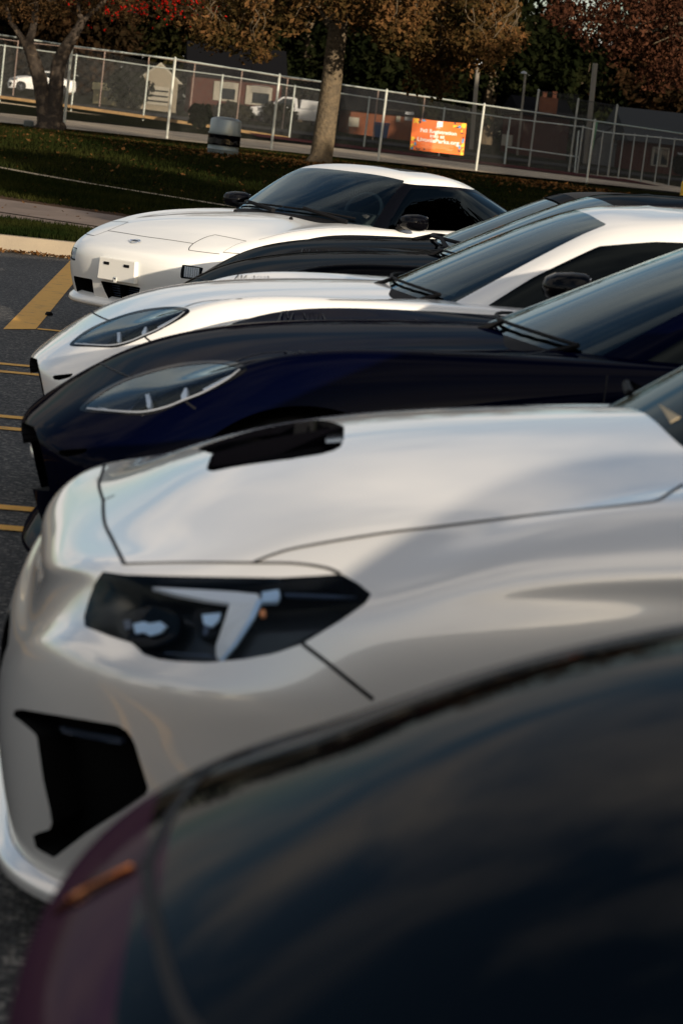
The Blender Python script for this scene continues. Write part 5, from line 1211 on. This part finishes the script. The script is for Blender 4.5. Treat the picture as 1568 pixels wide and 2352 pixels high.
def bshape(name, polys, m):
    for pl in polys:
        mb = MB(); c = [bpt(u, v, .006) for u, v in pl]; d = [bpt(u, v, .003) for u, v in pl]; n = len(c); mb.add(c + d, [tuple(range(n - 1, -1, -1))] + [(i, (i + 1) % n, (i + 1) % n + n, i + n) for i in range(n)]); mobj(name, mb.v, mb.f, m, bn)
def buv(cx, cy):        # crop pixel of the banner -> its own u, v
    q = np.array([1450 + cx / 5.2267, 380 + cy / 5.2267]) * .6272; A = np.array([947.7, 270.3]); ex = np.array([1071, 283.5]) - A; ey = np.array([940.5, 343.2]) - A
    return tuple(np.linalg.solve(np.array([ex, ey]).T, q - A))
def bp_(pts): return [tuple(np.clip(buv(*p), .004, .996)) for p in pts]
def circ(cx, cy, r, n=14): return bp_([(cx + r * cos(a), cy + r * sin(a)) for a in np.linspace(0, 2 * pi, n, endpoint=False)])
by_, bb_, bk_, bw_ = mat('print_yellow', (.85, .55, .03), .6), mat('print_blue', (.02, .28, .50), .6), mat('print_black', (.02, .025, .03), .6), mat('print_white', (.85, .82, .75), .6)
bshape('corner_print', [bp_([(345, 262), (378, 285), (420, 270), (440, 290), (405, 320), (440, 360), (420, 380), (380, 345), (340, 372), (322, 350), (355, 318), (335, 290)]), circ(1295, 415, 52), bp_([(1090, 400), (1190, 420), (1090, 450)]),
                        bp_([(1228, 520), (1262, 480), (1262, 565)]), circ(312, 665, 40), bp_([(275, 765), (360, 770), (280, 850), (265, 850)]), bp_([(1300, 735), (1305, 825), (1215, 815)]), bp_([(1245, 880), (1300, 840), (1285, 985), (1225, 975)])], by_)
bshape('corner_print', [bp_([(490, 330), (500, 290), (540, 278), (580, 330)]), circ(1212, 440, 26), bp_([(1262, 670), (1305, 668), (1285, 750), (1250, 750)]), bp_([(340, 740), (380, 725), (378, 800), (350, 800)]), bp_([(1195, 780), (1235, 800), (1225, 865), (1190, 860)]), bp_([(290, 830), (330, 820), (320, 870), (270, 868)])], bb_)
bshape('corner_print', [circ(455, 345, 26), bp_([(440, 275), (485, 285), (480, 320), (445, 310)]), bp_([(1110, 350), (1145, 355), (1140, 395), (1105, 388)]), bp_([(1120, 455), (1195, 425), (1190, 462)]), circ(362, 692, 22), bp_([(1265, 630), (1295, 632), (1290, 665), (1262, 660)]), bp_([(1180, 880), (1222, 885), (1218, 920), (1182, 912)]), bp_([(370, 825), (410, 860), (460, 850), (440, 885), (375, 870)]), circ(535, 870, 20), bp_([(1230, 545), (1290, 560), (1285, 578), (1230, 570)]), bp_([(1240, 480), (1268, 475), (1240, 505)])], bk_)
bshape('logo_panel', [bp_([(782, 325), (893, 332), (888, 440), (775, 432)])], bw_)
BW, BH = float(np.linalg.norm(TR - TL)), float(np.linalg.norm(BL - TL))
def btext(name, body, uc_, vc, size, m, bold=.0, sx=1.0):
    o = text_mesh(name, body, size, m, bn, Matrix.Identity(4), .0015, bold)
    for v in o.data.vertices:                       # the print follows the waves of the cloth
        x, y, z = v.co; v.co = bpt(uc_ + x * sx / BW, vc - y / BH, .008 + z)
btext('lettering', 'L', .487, .150, .095, bk_, .005)
btext('lettering', 'LIVONIA', .482, .235, .04, bw_, .001); btext('lettering', 'Fall Registration', .497, .405, .165, bw_, .0045, 1.12); btext('lettering', 'info at', .482, .545, .165, bw_, .0045, 1.12); btext('lettering', 'LivoniaParks.org', .505, .70, .185, bw_, .005, 1.12)
for i, (w_, v_) in enumerate(((.58, .745), (.60, .785), (.45, .825), (.60, .86), (.55, .895))): bshape('small_print', [[(.50 - w_ / 2, v_ - .006), (.50 + w_ / 2, v_ - .006), (.50 + w_ / 2, v_ + .006), (.50 - w_ / 2, v_ + .006)]], mat('print_pale', (.85, .36, .15), .6) if i == 0 else bpy.data.materials['print_pale'])
# ------------------------------------------------------------------ litter drum
dp = at_depth(511, 352, 50.5); dr = 35.5 * 50.5 / FPX; dz = float(zt(dp[0], dp[1])); k = dr / .36
drum = thing('litter_drum', 'grey steel drum bin with a domed lid and a black bag on the grass', 'bin', (dp[0], dp[1], dz), 0); drum.rotation_euler = (0, radians(1.5), 0); drum.scale = (k, k, .98)
dm = mat('drum_paint_grey', (.20, .24, .24), .45, .3, noise=(4, (.14, .17, .17), 5, .3, .7)); lid_m = mat('lid_metal', (.25, .28, .28), .38, .5)
MB().lathe([(.001, 0), (.355, 0), (.36, .01), (.36, .10), (.372, .115), (.36, .13), (.36, .24), (.372, .255), (.36, .27), (.355, .38), (.001, .38)], (0, 0, 0), 36).build('drum', dm, drum, True)
bg_ = MB().lathe([(.380 + .004 * sin(j * 2.2), .205 + .06 * j) for j in range(5)], (0, 0, 0), 36); bg_.v = [(x * (1 + .008 * sin(9 * math.atan2(y, x) + z * 30)), y * (1 + .008 * sin(9 * math.atan2(y, x) + z * 30)), z) for x, y, z in bg_.v]; bg_.build('bin_bag', MT['black_gloss'], drum, True)
MB().lathe([(.385, .435), (.388, .47), (.365, .475), (.362, .72), (.345, .755), (.26, .79), (.12, .805), (.001, .81)], (0, 0, 0), 36).build('lid', lid_m, drum, True)
# ------------------------------------------------------------------ houses, far cars, poles
brick = mat('far_brick', (.05, .020, .016), .9, noise=(3, (.085, .035, .026), 6, .3, .7)); tan = mat('tan_siding', (.22, .19, .14), .8); tanw = mat('cream_trim', (.28, .26, .21), .7); roofd = mat('dark_shingle', (.008, .008, .009), .9); roofg = mat('grey_shingle', (.045, .047, .048), .9); wht = mat('white_trim', (.32, .33, .34), .6); pane = mat('dark_pane', (.012, .016, .020), .1); brick_lit = mat('far_brick_lit', (.12, .045, .024), .9, noise=(3, (.18, .07, .038), 6, .3, .7)); yel = mat('pale_yellow_board', (.32, .27, .14), .8)  # the lighter brick carries orange sunlight in its colour
def U2(px, py, D): return at_depth(px, py, D)
def house(label, x0, x1, ytop, ybase, D, depth, wall, roof, rh, ridge='x', over=.35, cat='house'):
    """front wall spans photo x0..x1 at distance D"""
    a, b = U2(x0, ybase, D), U2(x1, ybase + (x1 - x0) * .103, D); top = U2(x0, ytop, D)[2]; w = b[0] - a[0]; y = (a[1] + b[1]) / 2; z0 = float(zt((a[0] + b[0]) / 2, y)) - .3; h = top - z0
    t = thing('house', label, cat, (a[0] + w / 2, y, z0)); W = lambda x, z: (x - (a[0] + w / 2), z - z0)
    MB().box((0, depth / 2, h / 2), (w, depth, h)).build('wall', wall, t)
    m = MB()
    if ridge == 'x': m.prism([(-over, h - .02), (depth + over, h - .02), (depth / 2, h + rh)], -w / 2 - over, w / 2 + over, 'yz')
    else: m.prism([(-w / 2 - over, h - .08), (w / 2 + over, h - .08), (0, h + rh)], .12, depth + over, 'xz')
    m.build('roof', roof, t)
    if ridge != 'x': MB().prism([(-w / 2, h), (w / 2, h), (0, h + rh - .15)], 0, .1, 'xz').build('gable', wall, t)
    def put(nm, px0, px1, py0, py1, m, dy=-.04, th=.08, par=None):
        p, q = U2(px0, py0, D), U2(px1, py1 + 0 * (px1 - px0), D); xx = (p[0] + q[0]) / 2 - t.location.x
        o = MB().box((xx, dy, (p[2] + q[2]) / 2 - z0), (abs(q[0] - p[0]), th, abs(p[2] - q[2]))).build(nm, m, par or t); return o
    return t, put, w, h
t, put, w, h = house('tan garage with a gable and panelled door behind the courts', 318, 404, 180, 246, 142, 6, tan, tanw, 1.05, 'y', .3, 'garage')
gd = put('garage_door', 338, 386, 196, 244, tanw, -.05)
for yy in (208, 220, 232): put('panel_gap', 338, 386, yy, yy + 1.5, roofd, -.10, .02, gd)
t, put, w, h = house('red brick house with two white awning windows', 432, 640, 172, 262, 152, 8, brick, roofd, 2.2)
for x0, x1, y0, y1 in ((492, 544, 184, 238), (566, 622, 194, 248)):
    fr = put('window', x0, x1, y0 + 2, y1 - 3, tanw, -.05, .10); put('pane', x0 + 14, x1 - 6, y0 + 18, y1 - 8, pane, -.10, .04, fr)
    for k_ in range(4):
        aw = put('awning_slat', x0 + 12, x1 - 4, y0 + 2 + k_ * 4.5, y0 + 5.5 + k_ * 4.5, wht, -.16 - .08 * k_, .12, fr)
t, put, w, h = house('sunlit brick house end with a cream fascia near the banner', 800, 948, 252, 305, 150, 7, brick_lit, roofd, 1.4)
put('fascia', 874, 940, 250, 257, tanw, -.10, .1); put('window', 930, 948, 256, 278, wht, -.05); put('window', 800, 822, 268, 292, tanw, -.05); put('window', 910, 918, 262, 280, tanw, -.05)
t, put, w, h = house('dark brick house with a broad chimney and two clay pots', 1195, 1300, 262, 345, 150, 8, brick, roofd, 1.2)
c0, c1 = U2(1244, 262, 149), U2(1286, 226, 149); L_ = t.location
ch = MB().box(((c0[0] + c1[0]) / 2 - L_.x, .5, (c0[2] + c1[2]) / 2 - L_.z), (c1[0] - c0[0], .7, c1[2] - c0[2])).build('chimney', brick_lit, t)
for px in (1256, 1279):
    q = U2(px, 226, 149); MB().lathe([(.13, 0), (.14, .05), (.12, .32), (.16, .36), (.15, .42), (.001, .42)], (q[0] - L_.x, .5, q[2] - L_.z), 10).build('chimney_pot', mat('clay', (.42, .14, .06), .8) if px == 1256 else bpy.data.materials['clay'], ch)
put('window', 1150, 1172, 308, 336, tanw, -.05)
t, put, w, h = house('grey house with a white arched porch and door', 1362, 1440, 318, 392, 148, 7, mat('grey_siding', (.16, .16, .15), .8), roofg, 1.0, 'y')
dw = put('door', 1412, 1426, 348, 384, wht, -.05); put('pane', 1415, 1423, 353, 366, pane, -.10, .03, dw); put('fascia', 1408, 1432, 330, 335, wht, -.1); put('fascia', 1366, 1404, 326, 330, tanw, -.1)
t, put, w, h = house('red brick house with a steep grey roof at the right edge', 1440, 1625, 322, 402, 144, 9, brick, roofg, 2.0)
wf = put('window', 1494, 1530, 336, 384, tanw, -.05); put('pane', 1499, 1508, 341, 379, pane, -.10, .03, wf); put('pane', 1516, 1527, 341, 379, pane, -.10, .03, wf); put('fascia', 1462, 1548, 322, 334, wht, -.12); put('door', 1553, 1562, 350, 395, wht, -.05)
t, put, w, h = house('low pale yellow shed beside the dark bush', 214, 268, 204, 228, 140, 3, yel, yel, .4, 'x', .1, 'shed')
put('door', 240, 250, 208, 224, tan, -.05)
def bush(label, px, py, D, r, h, m='dark'):
    p = U2(px, py, D); z = float(zt(p[0], p[1])); t = thing('bush', label, 'bush', (p[0], p[1], z)); MB().tube([(0, 0, -.1), (0, 0, h * .7)], [.12, .04], 6).build('stem', GM['bark'], t)
    n = 60; u = RNG.normal(0, 1, (n, 3)); u /= np.linalg.norm(u, axis=1, keepdims=True); c = u * RNG.uniform(.4, .9, (n, 1)) * [r, r, h / 2] + [0, 0, h / 2]
    leaf_cloud('foliage', c, 40, r * .3, .13, LM_[m], t)['kind'] = 'stuff'
bush('big dark evergreen bush left of the tan garage', 296, 236, 138, 1.3, 2.1); bush('dark green bush behind the litter drum', 457, 292, 99, .42, 1.15); bush('dark bush at the corner of the brick house at right', 1575, 402, 140, 1.0, 1.3); bush('olive bush at the foot of the house with awnings', 640, 262, 149, 1.2, 1.2, 'olive'); bush('dark bush under the awning windows', 530, 266, 149, 1.4, .9, 'olive')
def pole(label, tx, ty, bx, by, D, r, box=None, lamp=False, cat='pole'):
    b, tp = U2(bx, by, D), U2(tx, ty, D); z = float(zt(b[0], b[1])); t = thing('utility_pole' if not lamp else 'lamp_pole', label, cat)
    pipe((b[0], b[1], z - .2), tuple(tp), r, mat('pole_timber', (.16, .14, .11), .9) if 'pole_timber' not in bpy.data.materials else bpy.data.materials['pole_timber'], t, 'shaft')
    if box: c = U2(*box, D); MB().lathe([(.001, -.35), (.22, -.33), (.24, .25), (.18, .35), (.001, .37)], (c[0], c[1] - .3, c[2]), 12).build('transformer', wht, t, True)
    if lamp: MB().lathe([(.001, .12), (.16, .06), (.2, -.04), (.001, -.08)], (tp[0] - .1, tp[1], tp[2]), 10).build('lamp_head', wht, t, True)
    return tp
tp1 = pole('timber utility pole rising above the backstop cage', 1366, 146, 1348, 330, 146, .16); tp2 = pole('thin lamp pole with a pale head left of the backstop', 1206, 168, 1190, 330, 146, .07, None, True, 'lamp pole'); tp3 = pole('timber pole with a white transformer above the banner', 1106, 40, 1086, 300, 146, .13, (1097, 137))
yb = at_depth(1566, 440, 76); o = MB().lathe([(.001, 0), (.07, 0), (.07, .55), (.05, .6), (.001, .61)], (yb[0], yb[1], float(zt(yb[0], yb[1]))), 12).build('bollard', mat('safety_yellow', (.60, .36, .02), .5), None, True); o['label'] = 'yellow bollard at the right edge before the fence'; o['category'] = 'bollard'
bl = at_depth(875, 300, 104); o = MB().prism([(-.25, 0), (.25, 0), (.30, .55), (-.30, .55)], -.25, .25, 'xz').box((0, 0, .60), (.64, .56, .08)).build('recycling_bin', mat('bin_blue', (.015, .05, .13), .5), None, bevel=.02); o.location = (bl[0], bl[1], bl[2] - .3); o['label'] = 'small dark blue bin behind the fence left of the banner'; o['category'] = 'bin'
def pickup(label, px, py, D):
    p = U2(px, py, D); z = float(zt(p[0] + 2.6, p[1])); t = thing('pickup_truck', label, 'pickup truck', (p[0], p[1], z)); wp = mat('van_white', (.45, .45, .44), .4, 0, .6)
    MB().prism([(.05, .45), (.02, .75), (.10, .92), (.9, 1.05), (1.25, 1.08), (5.3, 1.10), (5.35, .5), (5.2, .42), (.3, .40)], -.92, .92).build('body', wp, t, bevel=.05)
    MB().prism([(1.22, 1.06), (1.95, 1.68), (2.1, 1.74), (2.75, 1.74), (2.9, 1.66), (3.0, 1.06)], -.80, .80).build('cab', wp, t, bevel=.05)
    for s in (-1, 1): MB().prism([(1.48, 1.12), (2.02, 1.62), (2.68, 1.62), (2.80, 1.12)], s * .805 - .01, s * .805 + .01).build('side_window', pane, t)
    MB().prism([(3.1, 1.10), (5.25, 1.10), (5.2, 1.62), (3.15, 1.66)], -.84, .84).build('bed_cover', wp, t, bevel=.06)
    for x in (.95, 4.35):
        for y in (-.80, .80): wheel(t, x, y, .36)
    return t
# ------------------------------------------------------------------ put the cars in their bays
wrx = build_wrx(); coupe = build_coupe(); hatch = build_hatch(); dark = build_dark(); road = build_roadster()
GRP = 'cars parked side by side in the lot'
blue = copy_thing(coupe, 'deep blue low coupe with a long slanted headlight beside the silver white saloon', B_LOC, B_RZ, {'paint_pearl_white': 'paint_blue'}, group=GRP, scale=B_SC)
blk = copy_thing(coupe, 'blue black glossy coupe between the white coupe and the soft top roadster', K_LOC, K_RZ, {'paint_pearl_white': 'paint_black'}, group=GRP, scale=K_SC)
sp = at_depth(14, 208, 160)
copy_thing(wrx, 'white saloon parked far off behind the forked tree', (sp[0], sp[1], float(zt(sp[0] + 2, sp[1]))), radians(4), {'paint_silver_white': 'paint_bright'}, skip=('fog_bezel_bar', 'inspection_sticker', 'scoop_recess'))
for o in COL.objects:
    if o.get('label') == 'white saloon parked far off behind the forked tree' and 'group' in o: del o['group']
pickup('white pickup truck parked far off left of the oak trunk', 569, 268, 150)
# unseen trees: those behind the camera for reflections, the rest added for shade
for i, (x, y, h, r, m) in enumerate(((-12, -27, 6.5, 3.4, 'oak'), (-4.5, -29, 6.0, 3.0, 'oak'), (3.5, -26, 5.5, 3.0, 'oak'), (10, -30, 6.5, 3.2, 'rusty'), (-20, -24, 6.5, 3.2, 'oak'),
        (13, 13.5, 8.0, 3.0, 'oak'), (16, 20, 9.5, 3.4, 'rusty'), (19, 27, 9, 3.6, 'oak'), (21, 35, 8.5, 3.6, 'oak'), (24.5, 44, 9.5, 3.4, 'rusty'), (13, 7, 8.2, 2.6, 'oak'), (20, 12, 11, 3.4, 'oak'),
        (32, 62, 14, 5.5, 'olive'), (36, 76, 16, 6, 'rusty'), (40, 90, 16, 6.5, 'olive'), (46, 104, 17, 7, 'rusty'), (52, 118, 18, 7, 'olive'), (34, 84, 13, 5, 'oak'), (42, 110, 15, 6, 'olive'), (30, 70, 11, 4.5, 'rusty'), (28, 58, 10, 4, 'oak'), (38, 96, 15, 6, 'dark'), (44, 122, 17, 7, 'dark'), (60, 112, 20, 8, 'dark'))):
    far_tree(0, 0, h, r, m, 'unseen autumn tree outside the picture for shade and reflections', .20, 120 if i < 5 else 230, .13 if i < 12 else .26, x, y, 'unseen trees outside the picture')

for n_ in list(GM) : 
    if n_ in ('grass', 'blade', 'dirt', 'leaf_litter', 'bark', 'bark_dark', 'apron', 'concrete', 'walk', 'court', 'street', 'wire', 'plank'): GM[n_].node_tree.nodes['Principled BSDF'].inputs['Specular IOR Level'].default_value = 0
for m_ in list(LM_.values()) + [brick, tan, tanw, roofd, roofg, wht, brick_lit, yel]: m_.node_tree.nodes['Principled BSDF'].inputs['Specular IOR Level'].default_value = .0
